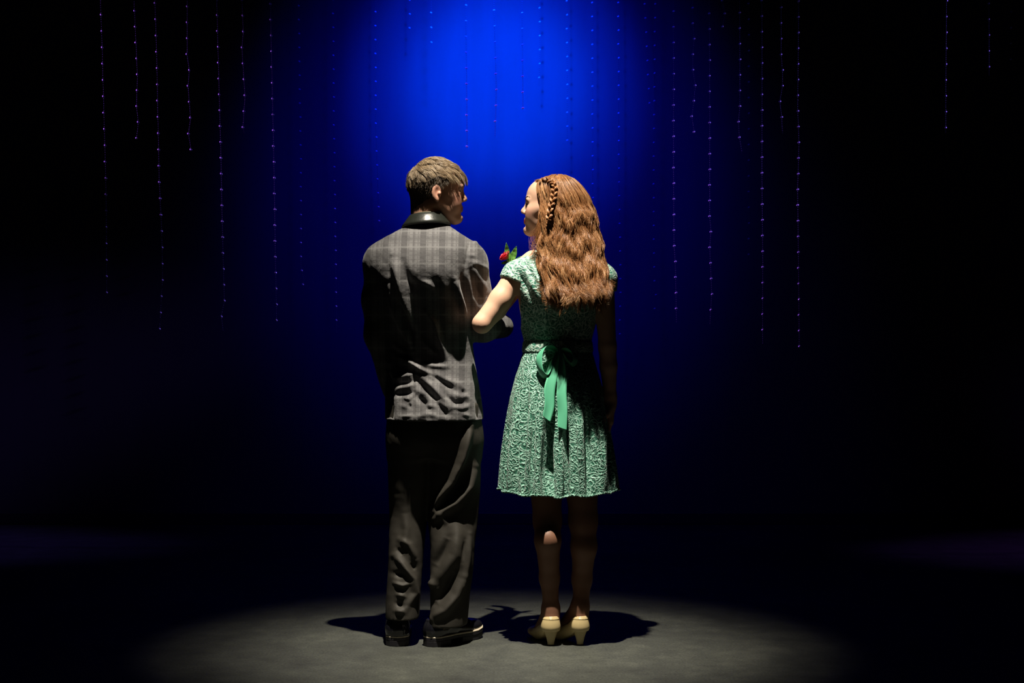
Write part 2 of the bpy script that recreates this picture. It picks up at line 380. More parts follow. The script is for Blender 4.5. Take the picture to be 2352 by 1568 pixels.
# ------------------------------------------------------------------ head
class HeadFrame:
    def __init__(s, origin, yaw, pitch, roll, sc_):
        a = math.radians(yaw); p = math.radians(pitch); r = math.radians(roll)
        f = np.array([math.sin(a)*math.cos(p), math.cos(a)*math.cos(p), math.sin(p)])
        l = np.array([-math.cos(a), math.sin(a), 0.]); u = np.cross(f, l)
        l2 = l*math.cos(r)+u*math.sin(r); u2 = np.cross(f, l2)
        s.o = np.array(origin, float); s.A = np.array([f, l2, u2]); s.s = sc_
    def w(s, p): return s.o+s.s*(np.asarray(p, float)@s.A)
    def loc(s, V): return ((V-s.o)@s.A.T)/s.s
def head_sdf(v, H, fem=False):
    s = H.s; A = H.A
    E = lambda c, r, k=.02, mode='add', R=None: v.ell(H.w(c), np.array(r)*s, A if R is None else R@A, k*s, mode)
    Cp = lambda a, b, ra, rb=None, k=.01, mode='add': v.cap(H.w(a), H.w(b), ra*s, (ra if rb is None else rb)*s, k*s, mode)
    E((-.014, 0, .034), (.097, .075, .087), .02)
    E((.030, 0, .045), (.064, .062, .062), .03)           # forehead
    E((.034, 0, -.035), (.056, .054 if fem else .049, .078), .03)          # face
    for q in (1, -1) if fem else (): E((.036, q*.040, -.030), (.042, .018, .052), .03)
    jw = .048 if fem else .045
    for q in (1, -1):
        Cp((-.008, q*jw, -.045), (.070, q*.012, -.100), .017, .013, .022)      # jaw line
        Cp((.062, q*(.040 if fem else .034), -.022), (.030, q*(.055 if fem else .040), -.012), .015, .012, .03)      # cheek bone
        E((.064, q*.026, -.048), (.022, .022, .026), .02)                      # cheek
        Cp((.080, q*.042, .022), (.087, q*.010, .026), .010, .010, .014)       # brow ridge
    Cp((.074, 0, -.098), (.082, 0, -.096), .018 if fem else .021, None, .02)   # chin
    Cp((.082, 0, -.060), (.078, 0, -.075), .018, None, .016)                   # muzzle
    for q in (1, -1): E((.094, q*.032, .007), (.015, .018, .011), .012, 'cut')  # eye socket
    # nose
    Cp((.087, 0, .018), (.1035, 0, -.017), .0075, .0085, .012); Cp((.1035, 0, -.017), (.1075, 0, -.022), .009, .009, .008)
    for q in (1, -1): Cp((.099, q*.011, -.027), (.095, q*.013, -.028), .0075, None, .006)
    for q in (1, -1): E((.104, q*.006, -.0355), (.004, .003, .004), .003, 'cut')
    # lips
    for q in (1, -1):
        Cp((.0945, q*.004, -.0535), (.084, q*.024, -.0535), .0060, .0035, .005)
        Cp((.0930, 0, -.0650), (.083, q*.022, -.0560), .0068, .0035, .005)
    Cp((.104, -.018, -.0595), (.104, .018, -.0595), .0016, None, .003, 'cut')
    E((.0985, 0, -.080), (.009, .02, .005), .008, 'cut')
    for q in (1, -1):                                                          # eyelids
        Cp((.083, q*.020, .0125), (.083, q*.042, .0125), .0050, None, .004); Cp((.081, q*.020, -.002), (.080, q*.042, -.001), .0045, None, .004)
    # ears
    for q in (1, -1):
        a = math.radians(6*q)
        R = np.array([[math.cos(a), -math.sin(a)*-1*-1, 0], [math.sin(a), math.cos(a), 0], [0, 0, 1]])
        c = np.array((-.020, q*.079, -.012))
        E(c, (.019, .0065, .031), .006, 'add', R)
        E(c+np.array((.003, q*.0075, .002)), (.0115, .0065, .020), .003, 'cut', R)
        E(c+np.array((.010, q*.004, -.004)), (.006, .006, .007), .004)
        E(c+np.array((.004, q*.000, -.027)), (.008, .005, .009), .005)
def head_tint(V, H, base, lips, cheek, rough_shadow=None):
    L = H.loc(V); C = np.tile(np.array(base), (len(V), 1))
    inh = (np.abs(L) < .16).all(1)
    d = np.exp(-(((L[:, 0]-.068)/.03)**2+((np.abs(L[:, 1])-.045)/.022)**2+((L[:, 2]+.030)/.020)**2))*inh
    C = C*(1-d[:, None]*.8)+np.array(cheek)*d[:, None]*.8
    d = np.exp(-(((L[:, 2]+.060)/.0085)**4+((L[:, 1])/.024)**4))*(L[:, 0] > .082)*inh
    C = C*(1-d[:, None])+np.array(lips)*d[:, None]
    d = np.exp(-(((L[:, 0]+.02)/.03)**2+((np.abs(L[:, 1])-.085)/.012)**2+(L[:, 2]/.035)**2))*inh
    C = C*(1-d[:, None]*.5)+np.array(cheek)*d[:, None]*.5
    return np.c_[C, np.ones(len(V))]
def eyes(H, parent, browmat, fem, BV):
    BV = BV[(np.abs(H.loc(BV)) < .13).all(1)]
    def snap(p): return BV[((BV-p)**2).sum(1).argmin()]
    for q in (1, -1):
        n, mm = 20, 14
        th = np.linspace(0, 2*math.pi, n, endpoint=False); ph = np.linspace(.02, math.pi-.02, mm)
        V = np.array([[math.cos(p)*.0118, math.sin(p)*math.cos(t_)*.0118, math.sin(p)*math.sin(t_)*.0118] for p in ph for t_ in th])
        V = np.array([H.w(v+np.array((.0755, q*.031, .0055))) for v in V])
        e = mk('eye', V, grid_faces(n, mm), M['eye'], parent)
        V = np.array([H.w(np.array((.0755+.0119*math.cos(p)+.0003, q*.031+.0119*math.sin(p)*math.cos(t_), .0055+.0119*math.sin(p)*math.sin(t_)))) for p in np.linspace(.02, .52, 5) for t_ in th])
        mk('iris', V, grid_faces(n, 5), M['iris'], e)
        S = []
        for i in range(60):
            u = random.random(); b = np.array((.0925-.020*u*u, q*(.014+.036*u), .0265+.007*math.sin(u*2.6)+random.uniform(-.003, .003)))
            S.append([snap(H.w(b+np.array((.0, q*.009*t_, .003*t_*(1-u)))))+H.A[0]*.0006 for t_ in np.linspace(0, 1, 4)])
        S = np.array(S); V, Fq = tubes(S, np.tile([.0006, .0006, .0005, .0001], (len(S), 1)))
        mk('eyebrow', V, Fq, browmat, parent)
        if fem:
            S = []
            for i in range(40):
                u = i/39; b = np.array((.0885-.004*abs(u-.3), q*(.021+.020*u), .0085))
                S.append([H.w(b+np.array((.010*t_, q*.004*t_*u, .004*t_*t_-.003*t_))) for t_ in np.linspace(0, 1, 4)])
            S = np.array(S); V, Fq = tubes(S, np.tile([.0006, .0005, .0004, .0001], (len(S), 1))); mk('eyelashes', V, Fq, M['lash'], parent)

def hand(v, wrist, d, n, tside, curl, s=1.0, k=.006):
    """palm, four unequal fingers with bent knuckles, thumb from the side of the palm. n = palm normal"""
    d = np.array(d, float); d /= np.linalg.norm(d); n = np.array(n, float); n -= d*(n@d); n /= np.linalg.norm(n); sd = np.cross(d, n)*tside
    wrist = np.array(wrist, float)
    v.cap(wrist-d*.02, wrist+d*.02*s, .024*s, .022*s, .02)
    for off, ln, r in ((.030, .070, .0088), (.010, .078, .009), (-.010, .072, .0086), (-.028, .056, .0076)):
        kn = wrist+(d*(.088-abs(off-.008)*.25)+sd*off)*s
        v.cap(wrist+(d*.015+sd*off*.55)*s, kn, .0155*s, .0120*s, .012)
        p = kn; ang = 0
        for fr, c_ in ((.45, 1.0), (.31, 1.15), (.24, .7)):
            ang += math.radians(curl*c_); q = p+(d*math.cos(ang)+n*math.sin(ang))*ln*fr*s
            v.cap(p, q, r*s, r*.92*s, .004); p = q
            r *= .93
    b = wrist+(d*.022+sd*.022)*s; td = d*.62+sd*.66+n*.42; td /= np.linalg.norm(td)
    k1 = b+td*.042*s; v.cap(b, k1, .015*s, .011*s, .012)
    t2 = td*.8+d*.35+n*.25; t2 /= np.linalg.norm(t2); k2 = k1+t2*.032*s; v.cap(k1, k2, .0105*s, .0098*s, .005)
    t3 = t2*.8+n*.3+d*.2; t3 /= np.linalg.norm(t3); v.cap(k2, k2+t3*.024*s, .0098*s, .0082*s, .005)

# ================================================================== THE MAN
man = thing('person', 'person in a grey plaid jacket and dark trousers, short blond hair, head turned right', 'person', (XX(985), 0, 0))
def PM(o, parent): o.parent = parent; return o
def child(o, root):
    """keep world placement while parenting to a root that is not at the origin"""
    o.parent = root; o.matrix_parent_inverse = root.matrix_basis.inverted(); return o
bpy.context.view_layer.update()
HM = HeadFrame((XX(1005), .015, 1.694), 76, -3, 0, .985)
sh_r, el_r, wr_r = P(1076, 606, .0), P(1112, 748, .045), P(1152, 752, .24)
sh_l, el_l, wr_l = P(880, 606, .008), P(875, 768, .065), P(908, 893, .13)
legL = [(930, 896, 996, -.085, .12), (1000, 890, 996, -.085, .125), (1060, 889, 996, -.068, .12), (1140, 891, 990, -.048, .115), (1190, 893, 982, -.038, .10),
        (1250, 893, 976, -.054, .085), (1310, 891, 970, -.070, .075), (1370, 888, 967, -.084, .075), (1415, 886, 965, -.100, .08)]
legR = [(930, 975, 1098, -.088, .12), (1000, 975, 1106, -.088, .13), (1060, 975, 1105, -.072, .13), (1140, 976, 1101, -.054, .12), (1190, 981, 1097, -.062, .11),
        (1250, 986, 1090, -.090, .095), (1310, 985, 1086, -.094, .085), (1370, 981, 1079, -.096, .09), (1432, 976, 1073, -.108, .10)]
torsoM = [(514, 942, 1028, -.062, .055), (528, 918, 1046, -.082, .075), (545, 888, 1068, -.104, .095), (575, 864, 1084, -.132, .115), (612, 860, 1082, -.150, .13), (645, 862, 1081, -.146, .133),
          (700, 868, 1080, -.112, .135), (750, 876, 1082, -.080, .13), (810, 884, 1088, -.058, .13), (860, 884, 1096, -.074, .13), (910, 884, 1105, -.103, .13), (963, 884, 1110, -.124, .135)]
# body: one continuous figure under the clothes
v = Vol(axis(-.62, .14, .009, [(-.42, -.15, .0032), (-.10, .09, .004)]), axis(-.2, .46, .009, [(-.13, .42, .0038)]),
        axis(-.01, 1.86, .009, [(1.54, 1.84, .0028), (.80, .98, .0045), (1.15, 1.28, .0045)]))
head_sdf(v, HM)
v.cap(HM.w((-.035, .006, -.05)), HM.w((-.042, .010, -.085)), .041, .040, .03); v.cap(HM.w((-.042, .010, -.075)), P(982, 550, .01), .040, .058, .03)
v.cap(HM.w((-.05, .0, .0)), HM.w((-.050, 0, -.10)), .036, .038, .03)
v.loft([(q[0], q[1], q[2], q[3], q[4]) for q in torsoM[1:]], 2.2, .03, .045)
v.loft(legL, 2.1, .03, .034); v.loft(legR, 2.1, .03, .034)
v.cap(sh_r, el_r, .046, .040, .03); v.cap(el_r, wr_r, .038, .026, .02)
v.cap(sh_l, el_l, .046, .040, .03); v.cap(el_l, wr_l, .038, .026, .02)
hand(v, wr_r, (.05, .6, .35), (-.6, -.1, -.3), 1, 28, 1.0)
hand(v, wr_l, (.28, .32, -.85), (.75, .5, .1), -1, 22, 1.0)
for cx, cy, yaw in ((XX(916), -.055, -4), (XX(1006), -.045, 40)):
    a = math.radians(yaw); f = np.array((math.sin(a), math.cos(a), 0))
    b = np.array((cx, cy, 0)); v.cap(b+f*.045+(0, 0, .10), b+f*.045+(0, 0, .055), .034, .032, .02); v.cap(b+f*.05+(0, 0, .06), b+f*.21+(0, 0, .045), .028, .018, .02)
V, Fc = v.mesh()
body = mk('body', V, Fc, M['skin_man'], None, attrs={'skin_color': ('FLOAT_COLOR', head_tint(V, HM, (.50, .28, .19), (.42, .14, .12), (.50, .22, .16)))}); child(body, man)
_r = bpy.data.objects.new('tmp', None)
eyes(HM, None, M['brow_m'], False, V)
def adopt(root, names_before):
    for o in bpy.data.objects:
        if o.name not in names_before and o.parent is None and o.type == 'MESH': child(o, root)
bpy.data.objects.remove(_r)

# jacket
NB = set(o.name for o in bpy.data.objects if o.parent is not None or o.name in ('floor', 'wall_back', 'baseboard_back'))
adopt(man, NB)
def names(): return set(o.name for o in bpy.data.objects)
v = Vol(axis(-.62, .08, .0042), axis(-.22, .32, .0042), axis(.80, 1.60, .0042))
v.loft(torsoM, 2.25, .01)
v.chain([P(1062, 592, .0), sh_r, el_r, wr_r+np.array((.0, .012, .006))], [.060, .068, .056, .047], .03)
v.chain([P(894, 592, .0), sh_l, (sh_l+el_l)/2+np.array((-.008, .018, 0)), el_l, wr_l], [.060, .070, .066, .060, .050], .03)
v.cap(P(925, 560, -.005), P(882, 592, .0), .040, .055, .03); v.cap(P(1030, 562, -.005), P(1074, 592, .0), .040, .055, .03)
V, Fc = v.mesh(); V = relax(V, Fc, 2); N = normals(V, Fc)
fold = [
 ([(905, 585), (910, 615), (921, 658), (937, 710), (953, 765)], .030, 10), ([(893, 640), (905, 700), (927, 751), (947, 786), (953, 822)], .026, 10),
 ([(925, 600), (935, 640), (955, 665)], -.010, 9), ([(885, 560), (878, 640), (880, 720)], .007, 8),
 ([(908, 815), (930, 826), (953, 840), (991, 862), (1023, 875), (1056, 882)], .014, 8), ([(953, 852), (975, 872), (1000, 896), (1023, 920), (1045, 948)], .012, 8),
 ([(955, 896), (978, 904), (1007, 924), (1028, 945)], .007, 5), ([(966, 643), (985, 652), (1000, 664)], .008, 6), ([(978, 715), (998, 741), (1004, 767), (1017, 799), (1028, 835)], .020, 7),
 ([(965, 836), (1000, 841), (1035, 844)], .007, 5), ([(1046, 640), (1050, 665), (1057, 690), (1070, 730)], .020, 6), ([(1066, 618), (1074, 645), (1082, 680), (1095, 702), (1112, 716)], .011, 7),
 ([(1085, 612), (1100, 640), (1118, 668)], .011, 7), ([(1078, 600), (1098, 606), (1120, 618)], .008, 6), ([(1060, 620), (1065, 660), (1076, 700)], -.009, 6), ([(1088, 640), (1098, 665), (1108, 690)], -.008, 5),
 ([(1083, 545), (1074, 575), (1069, 610), (1066, 640)], -.005, 3), ([(858, 556), (848, 590), (846, 630)], -.004, 3), ([(1088, 552), (1100, 575)], .006, 7), ([(1076, 585), (1092, 590)], .005, 5),
 ([(906, 869), (930, 864), (951, 858)], .008, 4), ([(910, 893), (932, 890), (951, 884)], .008, 4), ([(925, 912), (940, 916), (948, 908)], .006, 4), ([(920, 930), (932, 935), (948, 925)], .006, 5),
 ([(951, 850), (951, 965)], -.008, 2.6), ([(947, 518), (948, 600), (950, 850)], -.0018, 2), ([(955, 958), (985, 950), (1010, 958)], .006, 6), ([(1052, 880), (1068, 900), (1078, 925)], .009, 6),
 ([(1040, 905), (1060, 912), (1075, 908)], .006, 5), ([(1035, 935), (1060, 938), (1080, 932)], .008, 5), ([(1056, 950), (1080, 955)], .005, 4), ([(920, 956), (950, 955)], .005, 4), ([(960, 770), (985, 800), (1010, 815)], .006, 7),
 ([(1000, 600), (1010, 640), (1030, 670)], .004, 9), ([(975, 930), (1000, 934)], .006, 5), ([(905, 780), (915, 800), (940, 812)], .007, 6), ([(1080, 550), (1083, 960)], -.001, 3),
 ([(958, 872), (985, 900), (1012, 930), (1022, 950)], -.020, 7), ([(975, 850), (1010, 872), (1045, 895)], -.018, 6), ([(920, 842), (935, 850), (948, 852)], -.012, 6), ([(905, 882), (930, 878), (948, 874)], -.014, 5),
 ([(905, 906), (930, 903), (948, 900)], -.014, 5), ([(958, 910), (975, 925), (985, 945)], -.014, 7), ([(1020, 905), (1045, 925), (1070, 925)], -.012, 6), ([(935, 935), (945, 928)], -.010, 5), ([(1060, 895), (1072, 905)], -.010, 5),
 ([(925, 700), (945, 760), (950, 800)], -.020, 6), ([(940, 830), (965, 850), (1000, 862)], .010, 4), ([(1000, 915), (1030, 940)], .010, 5), ([(1085, 560), (1098, 556)], .008, 6), ([(886, 850), (888, 900), (890, 975)], -.034, 11), ([(1100, 850), (1103, 900), (1104, 975)], -.024, 9)]
V = V+N*(stroke_disp(V, N, fold)+noise3(V*np.array([1, 1, .6]), 55, 3)*.0022*np.clip((1.50-V[:, 2])*4, .1, 1)+noise3(V, 120, 9)*.0009)[:, None]
jk = mk('jacket', V, Fc, M['jacket']); child(jk, man)
# collar: folded band round the neck, and the shirt collar inside it
def ringband(name, ctr, prof, mat_, th0, th1, tilt, parent, ax=1.0, n=90):
    th = np.linspace(math.radians(th0), math.radians(th1), n)
    V = []
    for t_ in th:
        for r, z in prof:
            x = r*math.cos(t_)*ax; y = r*math.sin(t_); V.append((ctr[0]+x, ctr[1]+y, ctr[2]+z+tilt[0]*x+tilt[1]*y))
    V = np.array(V); m_ = len(prof); Fq = grid_faces(m_, n, True)
    caps = [list(range(m_))[::-1], list(range((n-1)*m_, n*m_))]
    o = mk(name, V, [list(map(int, f)) for f in Fq]+caps, mat_); return o
cen = np.array((XX(979), .0, ZZ(519)))
o = ringband('collar', cen, [(.058, -.01), (.054, .034), (.058, .042), (.064, .041), (.073, .029), (.087, .010), (.093, .000), (.091, -.005), (.083, .003), (.070, .015)], M['collar'], -268, 86, (.06, -.10), None, 1.0)
child(o, jk)
o = ringband('shirt_collar', cen+np.array((.006, .004, -.007)), [(.0505, .0), (.050, .048), (.0525, .053), (.056, .051), (.058, .03), (.058, 0)], M['shirt'], -262, 80, (.04, -.10), None)
child(o, man)
# vent flap edge and back seam on the jacket
# trousers
v = Vol(axis(-.50, -.08, .0045), axis(-.18, .16, .0045), axis(.05, .93, .0045))
v.loft(legL, 2.1, .015); v.loft(legR, 2.1, .015)
v.loft([(900, 898, 1092, -.055, .11), (960, 894, 1100, -.080, .12), (1010, 890, 1106, -.085, .125), (1050, 900, 1096, -.065, .11)], 2.3, .03)
v.op(lambda x, y, z: np.abs(x-XX(981))-(.012*np.clip((.46-z)/.2, 0, 1))+0*y, (XX(960), -.2, .0), (XX(1000), .2, .44), .012, 'cut', .0)
V, Fc = v.mesh(); V = relax(V, Fc, 2); N = normals(V, Fc)
fold = [([(1082, 975), (1072, 1010), (1058, 1060), (1040, 1105), (1012, 1143), (996, 1172)], .036, 8), ([(1090, 1070), (1076, 1115), (1048, 1155), (1020, 1175), (1002, 1190)], .032, 10),
 ([(1066, 1060), (1050, 1120), (1022, 1160)], -.010, 9), ([(1045, 1185), (1050, 1230), (1046, 1275), (1022, 1312), (995, 1342)], .014, 13), ([(1030, 1235), (1015, 1270), (1000, 1300)], -.012, 9),
 ([(1066, 1325), (1048, 1368), (1023, 1402), (992, 1420)], .015, 10), ([(1045, 1310), (1028, 1350), (1000, 1385)], -.014, 9), ([(1080, 1225), (1074, 1290), (1064, 1345)], .009, 5), ([(1068, 1240), (1062, 1290)], -.006, 5),
 ([(1004, 1175), (1030, 1205)], .009, 9), ([(990, 1330), (1000, 1350)], .010, 8),
 ([(930, 1175), (934, 1215), (930, 1255)], .010, 9), ([(906, 1275), (925, 1295), (948, 1330), (953, 1362), (934, 1396)], .013, 7), ([(905, 1338), (925, 1345), (940, 1340)], .009, 4), ([(905, 1316), (925, 1322)], -.010, 7),
 ([(912, 1365), (930, 1370)], .009, 5), ([(910, 1385), (925, 1390)], -.008, 5), ([(908, 1402), (930, 1406)], .009, 6), ([(918, 1238), (940, 1252), (955, 1285)], .009, 7), ([(945, 1290), (955, 1310)], -.007, 6), ([(912, 1258), (925, 1275)], -.006, 5)]
fold = [(p, a*(1.35 if min(q[1] for q in p) > 1200 else 1), w_) for p, a, w_ in fold]
V = V+N*(stroke_disp(V, N, fold)+noise3(V*np.array([1, 1, .5]), 40, 5)*.003+noise3(V, 90, 12)*.001)[:, None]
tr = mk('trousers', V, Fc, M['trousers']); child(tr, man)
# jetted seat pocket and cuffs
# ---- lace-up shoes
def mshoe(cx, cy, yaw):
    a = math.radians(yaw); f = np.array((math.sin(a), math.cos(a), 0)); l = np.array((-math.cos(a), math.sin(a), 0)); b = np.array((cx, cy, 0.))
    W = lambda x, y, z: b+f*x+l*y+np.array((0, 0, z))
    R = np.array([f, l, (0, 0, 1)])
    def outline(n, scale=1.0):
        pts = []
        xs = np.linspace(0, 1, n)
        half = []
        for u in xs:
            x = .298*u; wd = np.interp(u, [0, .03, .10, .25, .42, .62, .78, .90, .97, 1], [.0, .026, .041, .043, .040, .047, .050, .040, .022, 0])
            half.append((x, wd*scale))
        return half
    def slab(name, z0, z1, x0, x1, mat_, scale=1.0, parent=None, rise=True):
        h = [(x, w_) for x, w_ in outline(60, scale) if x0-1e-6 <= x <= x1+1e-6]
        ring = [(x, w_) for x, w_ in h]+[(x, -w_) for x, w_ in h[::-1]]
        V = []
        for zz, inset in ((z0, .0015), (z0+.002, 0), (z1-.002, 0), (z1, .0015)):
            for x, w_ in ring:
                up = max(0, (x-.20)/.10)**2*.012 if rise else 0
                V.append(W(x+(inset if x < .1 else -inset), w_-math.copysign(min(inset, abs(w_)), w_), zz+up))
        n = len(ring); Fq = [list(map(int, q)) for q in grid_faces(n, 4)]+[list(range(n))[::-1], list(range(3*n, 4*n))]
        o = mk(name, V, Fq, mat_, None, smooth=False); return o
    z1 = .036
    v = Vol(axis(min(b[0], b[0]+f[0]*.3)-.08, max(b[0], b[0]+f[0]*.3)+.08, .0032), axis(b[1]-.06, b[1]+.34, .0032), axis(.0, .16, .0032))
    v.cap(W(.045, 0, .060), W(.060, 0, .100), .040, .037, .02)                # heel counter up to the collar
    v.cap(W(.045, 0, .055), W(.12, 0, .055), .042, .040, .02)
    v.cap(W(.09, 0, .075), W(.17, 0, .060), .036, .034, .03)
    v.ell(W(.215, 0, .048), (.082, .047, .030), R, .02)
    v.cap(W(.05, 0, .11), W(.075, 0, .13), .028, .027, .012, 'cut')           # opening
    v.op(lambda x, y, z: (z1-.002)-z+0*x+0*y, (-9, -9, 0), (9, 9, .3), .01, 'max', 0)
    V, Fc = v.mesh(); V = relax(V, Fc, 1); N = normals(V, Fc)
    L = (V-b)@R.T
    # overlaid seams: heel strap edges, facing line, toe cap
    D = np.zeros(len(V))
    D += .0016*((np.abs(np.abs(L[:, 1])-(.016+.10*np.clip(.09-L[:, 2], 0, .06))) < .0025) & (L[:, 0] < .03))
    D += .0018*np.exp(-((L[:, 0]-(.215-.004*np.abs(L[:, 1])/.04))/.0022)**2)*(L[:, 2] > .04)
    D -= .003*np.exp(-((L[:, 0]-.205)/.004)**2)*(L[:, 2] > .05)
    D += .0016*np.exp(-((L[:, 2]-(.050+(L[:, 0]-.05)*.45))/.002)**2)*(L[:, 0] > .06)*(L[:, 0] < .12)
    D += .0018*np.exp(-((L[:, 2]-.094)/.0022)**2)*(L[:, 0] < .06)
    V = V+N*D[:, None]
    s_ = bpy.data.objects.new('shoe', None); COL.objects.link(s_); s_.location = b; bpy.context.view_layer.update(); child(s_, man)
    bpy.context.view_layer.update()
    def sub(o):
        o.parent = s_; o.matrix_parent_inverse = (man.matrix_world @ s_.matrix_parent_inverse @ s_.matrix_basis).inverted() if False else s_.matrix_world.inverted(); return o
    sub(mk('upper', V, Fc, M['leather']))
    sub(slab('welt', z1-.004, z1+.0015, 0, .298, M['welt'], 1.05)); sub(slab('sole', .020, z1-.003, 0, .298, M['sole'], 1.04))
    sub(slab('heel', .0, .0215, 0, .088, M['sole'], 1.03, rise=False)); sub(slab('forefoot_sole', .0, .0205, .150, .298, M['sole'], 1.0))
    for i in range(4):
        x = .115+.019*i; z = .098-.0085*i
        o = tube('lace', [W(x, .017, z-.006), W(x+.002, .008, z+.0015), W(x, 0, z+.003), W(x-.002, -.008, z+.0015), W(x, -.017, z-.006)], .0022, M['sole'], None, 14, 6); sub(o)
    return s_
mshoe(XX(916), -.082, -3); mshoe(XX(983), -.082, 40)

# ---- man's hair
NBh = names()
def unit(a): return a/(np.linalg.norm(a, axis=-1, keepdims=True)+1e-9)
def ellsurf(H, c, r, n, cond):
    out = []
    while len(out) < n:
        d = unit(rng.normal(size=(n*2, 3))); p = np.array(c)+d*np.array(r); nn = unit(d/np.array(r))
        for a, b_ in zip(p, nn):
            if cond(a): out.append((a, b_))
            if len(out) >= n: break
    return np.array([o[0] for o in out]), np.array([o[1] for o in out])
def hairline_m(p):     # local head coordinates
    f, s_, z = p; a = abs(s_)
    if z > .062: return f < .085-.25*max(0, a-.03)
    if z > .008: return f < np.interp(z, [.008, .03, .062], [.006, .030, .066]) - .2*max(0, a-.06)
    return f < np.interp(z, [-.085, -.03, .008], [-.045, -.036, -.030]) and z > -.088
# solid under-cap following the skull
v = Vol(axis(-.46, -.12, .0035), axis(-.12, .16, .0035), axis(1.58, 1.86, .0035))
v.cap(HM.w((-.044, .006, -.04)), HM.w((-.046, .012, -.125)), .045*HM.s, .045*HM.s, .02)
v.ell(HM.w((-.014, 0, .036)), np.array((.1010, .0820, .0885))*HM.s, HM.A, .01)
v.cap(HM.w((-.058, .0, .01)), HM.w((-.050, .010, -.070)), .050*HM.s, .043*HM.s, .03)
def hl(x, y, z):
    q = [((x-HM.o[0])*HM.A[i, 0]+(y-HM.o[1])*HM.A[i, 1]+(z-HM.o[2])*HM.A[i, 2])/HM.s for i in range(3)]
    lim = np.interp(q[2], [-.09, -.03, .006, .010, .03, .062, .07, .10], [-.030, -.026, -.026, .004, .028, .064, .078, .083])
    return np.maximum(q[0]-lim-np.clip(-.05-q[2], 0, .1)*.15, -.118-q[2])
v.op(hl, (-9, -9, 0), (9, 9, 3), .008, 'max', 0)
V, Fc = v.mesh(); N = normals(V, Fc); V = V+N*(noise3(V, 260, 4)*.0012)[:, None]
hm = mk('hair', V, Fc, M['hair_man'], attrs={'tone': ('FLOAT', np.clip(.04+.05*noise3(V, 300, 2), 0, 1))}); child(hm, man)  # near-black tone paints in the shade the top hair casts on the nape
crown = np.array((-.075, 0.012, .100))
def manstrands(n, top):
    c, r = (-.014, 0, .034), (.098, .0765, .0885)
    P0, N0 = ellsurf(HM, c, r, n, (lambda p: hairline_m(p) and p[2] > .050-.25*max(0, -p[0]-.03)) if top else (lambda p: hairline_m(p) and p[2] < .075))
    if top:
        m_ = 10; nclump = 260; cid = rng.integers(0, nclump, n)
        ctr = P0[rng.integers(0, n, nclump)]
        # nearest clump centre
        d = ((P0[:, None]-ctr[None])**2).sum(-1); cid = d.argmin(1)
        Lc = rng.uniform(.030, .048, nclump); lift = rng.uniform(.18, .50, nclump)
        away = P0-crown; away -= N0*(away*N0).sum(1, keepdims=True); away = unit(away+np.array((.020, 0, -.004)))
        side = np.cross(N0, away); bend = rng.normal(0, .28, nclump)[cid][:, None]
        dirn = unit(away+side*bend+rng.normal(0, .10, (n, 3)))
        L = Lc[cid]*rng.uniform(.75, 1.12, n); lf = lift[cid]
        front = np.clip((P0[:, 0]-.0)/.06, 0, 1); lf = lf+.30*front; L = L*(1+.35*front)
        S = np.zeros((n, m_, 3)); S[:, 0] = P0; d = unit(dirn*.85+N0*lf[:, None]*1.5)
        for k in range(1, m_):
            S[:, k] = S[:, k-1]+d*(L/(m_-1))[:, None]
            q = (S[:, k]-np.array(c))/np.array(r); nn = unit(q/np.array(r))
            tgt = dirn-nn*(dirn*nn).sum(1, keepdims=True)
            d = unit(d*.80+tgt*.22+np.array((0, 0, -.045))*1.0)
            rad = np.linalg.norm(q, axis=1); ins = rad < 1.03; S[ins, k] += nn[ins]*.003
        tip = np.array([S[cid == i][:, -1].mean(0) if (cid == i).any() else np.zeros(3) for i in range(nclump)])
        mid = np.array([S[cid == i][:, 5].mean(0) if (cid == i).any() else np.zeros(3) for i in range(nclump)])
        for k in range(m_):
            u = k/(m_-1); S[:, k] += ((tip[cid]-S[:, -1]) if u > .6 else (mid[cid]-S[:, 5]))*(.55*u**1.3)
        tone = np.clip(rng.normal(.62, .12, nclump)[cid]+rng.normal(0, .10, n), 0, 1)
        R = np.tile(np.linspace(.00065, .00018, m_), (n, 1))
    else:
        m_ = 4; L = np.interp(P0[:, 2], [-.08, .0, .06], [.006, .010, .018])
        d = unit(np.array((-.25, 0, -1))[None]+N0*.45+rng.normal(0, .15, (n, 3)))
        S = np.stack([P0+N0*.004+d*(L*u)[:, None] for u in np.linspace(0, 1, m_)], 1)
        tone = np.clip(rng.normal(.12, .08, n), 0, 1); R = np.tile(np.linspace(.0005, .00015, m_), (n, 1))
    return HM.o+HM.s*(S@HM.A), R, tone
Vs, Fs, Ts, off = [], [], [], 0
for n, top in ((7500, True), (3500, False)):
    S, R, tone = manstrands(n, top); V, Fq = tubes(S, R*1.15); Vs.append(V); Fs.append(Fq+off); off += len(V); Ts.append(np.repeat(tone, S.shape[1]*3))
o = mk('hair_strands', np.concatenate(Vs), np.concatenate(Fs), M['hair_man'], attrs={'tone': ('FLOAT', np.concatenate(Ts))}); o['kind'] = 'stuff'
bpy.context.view_layer.update()
o.parent = hm; o.matrix_parent_inverse = hm.matrix_world.inverted()

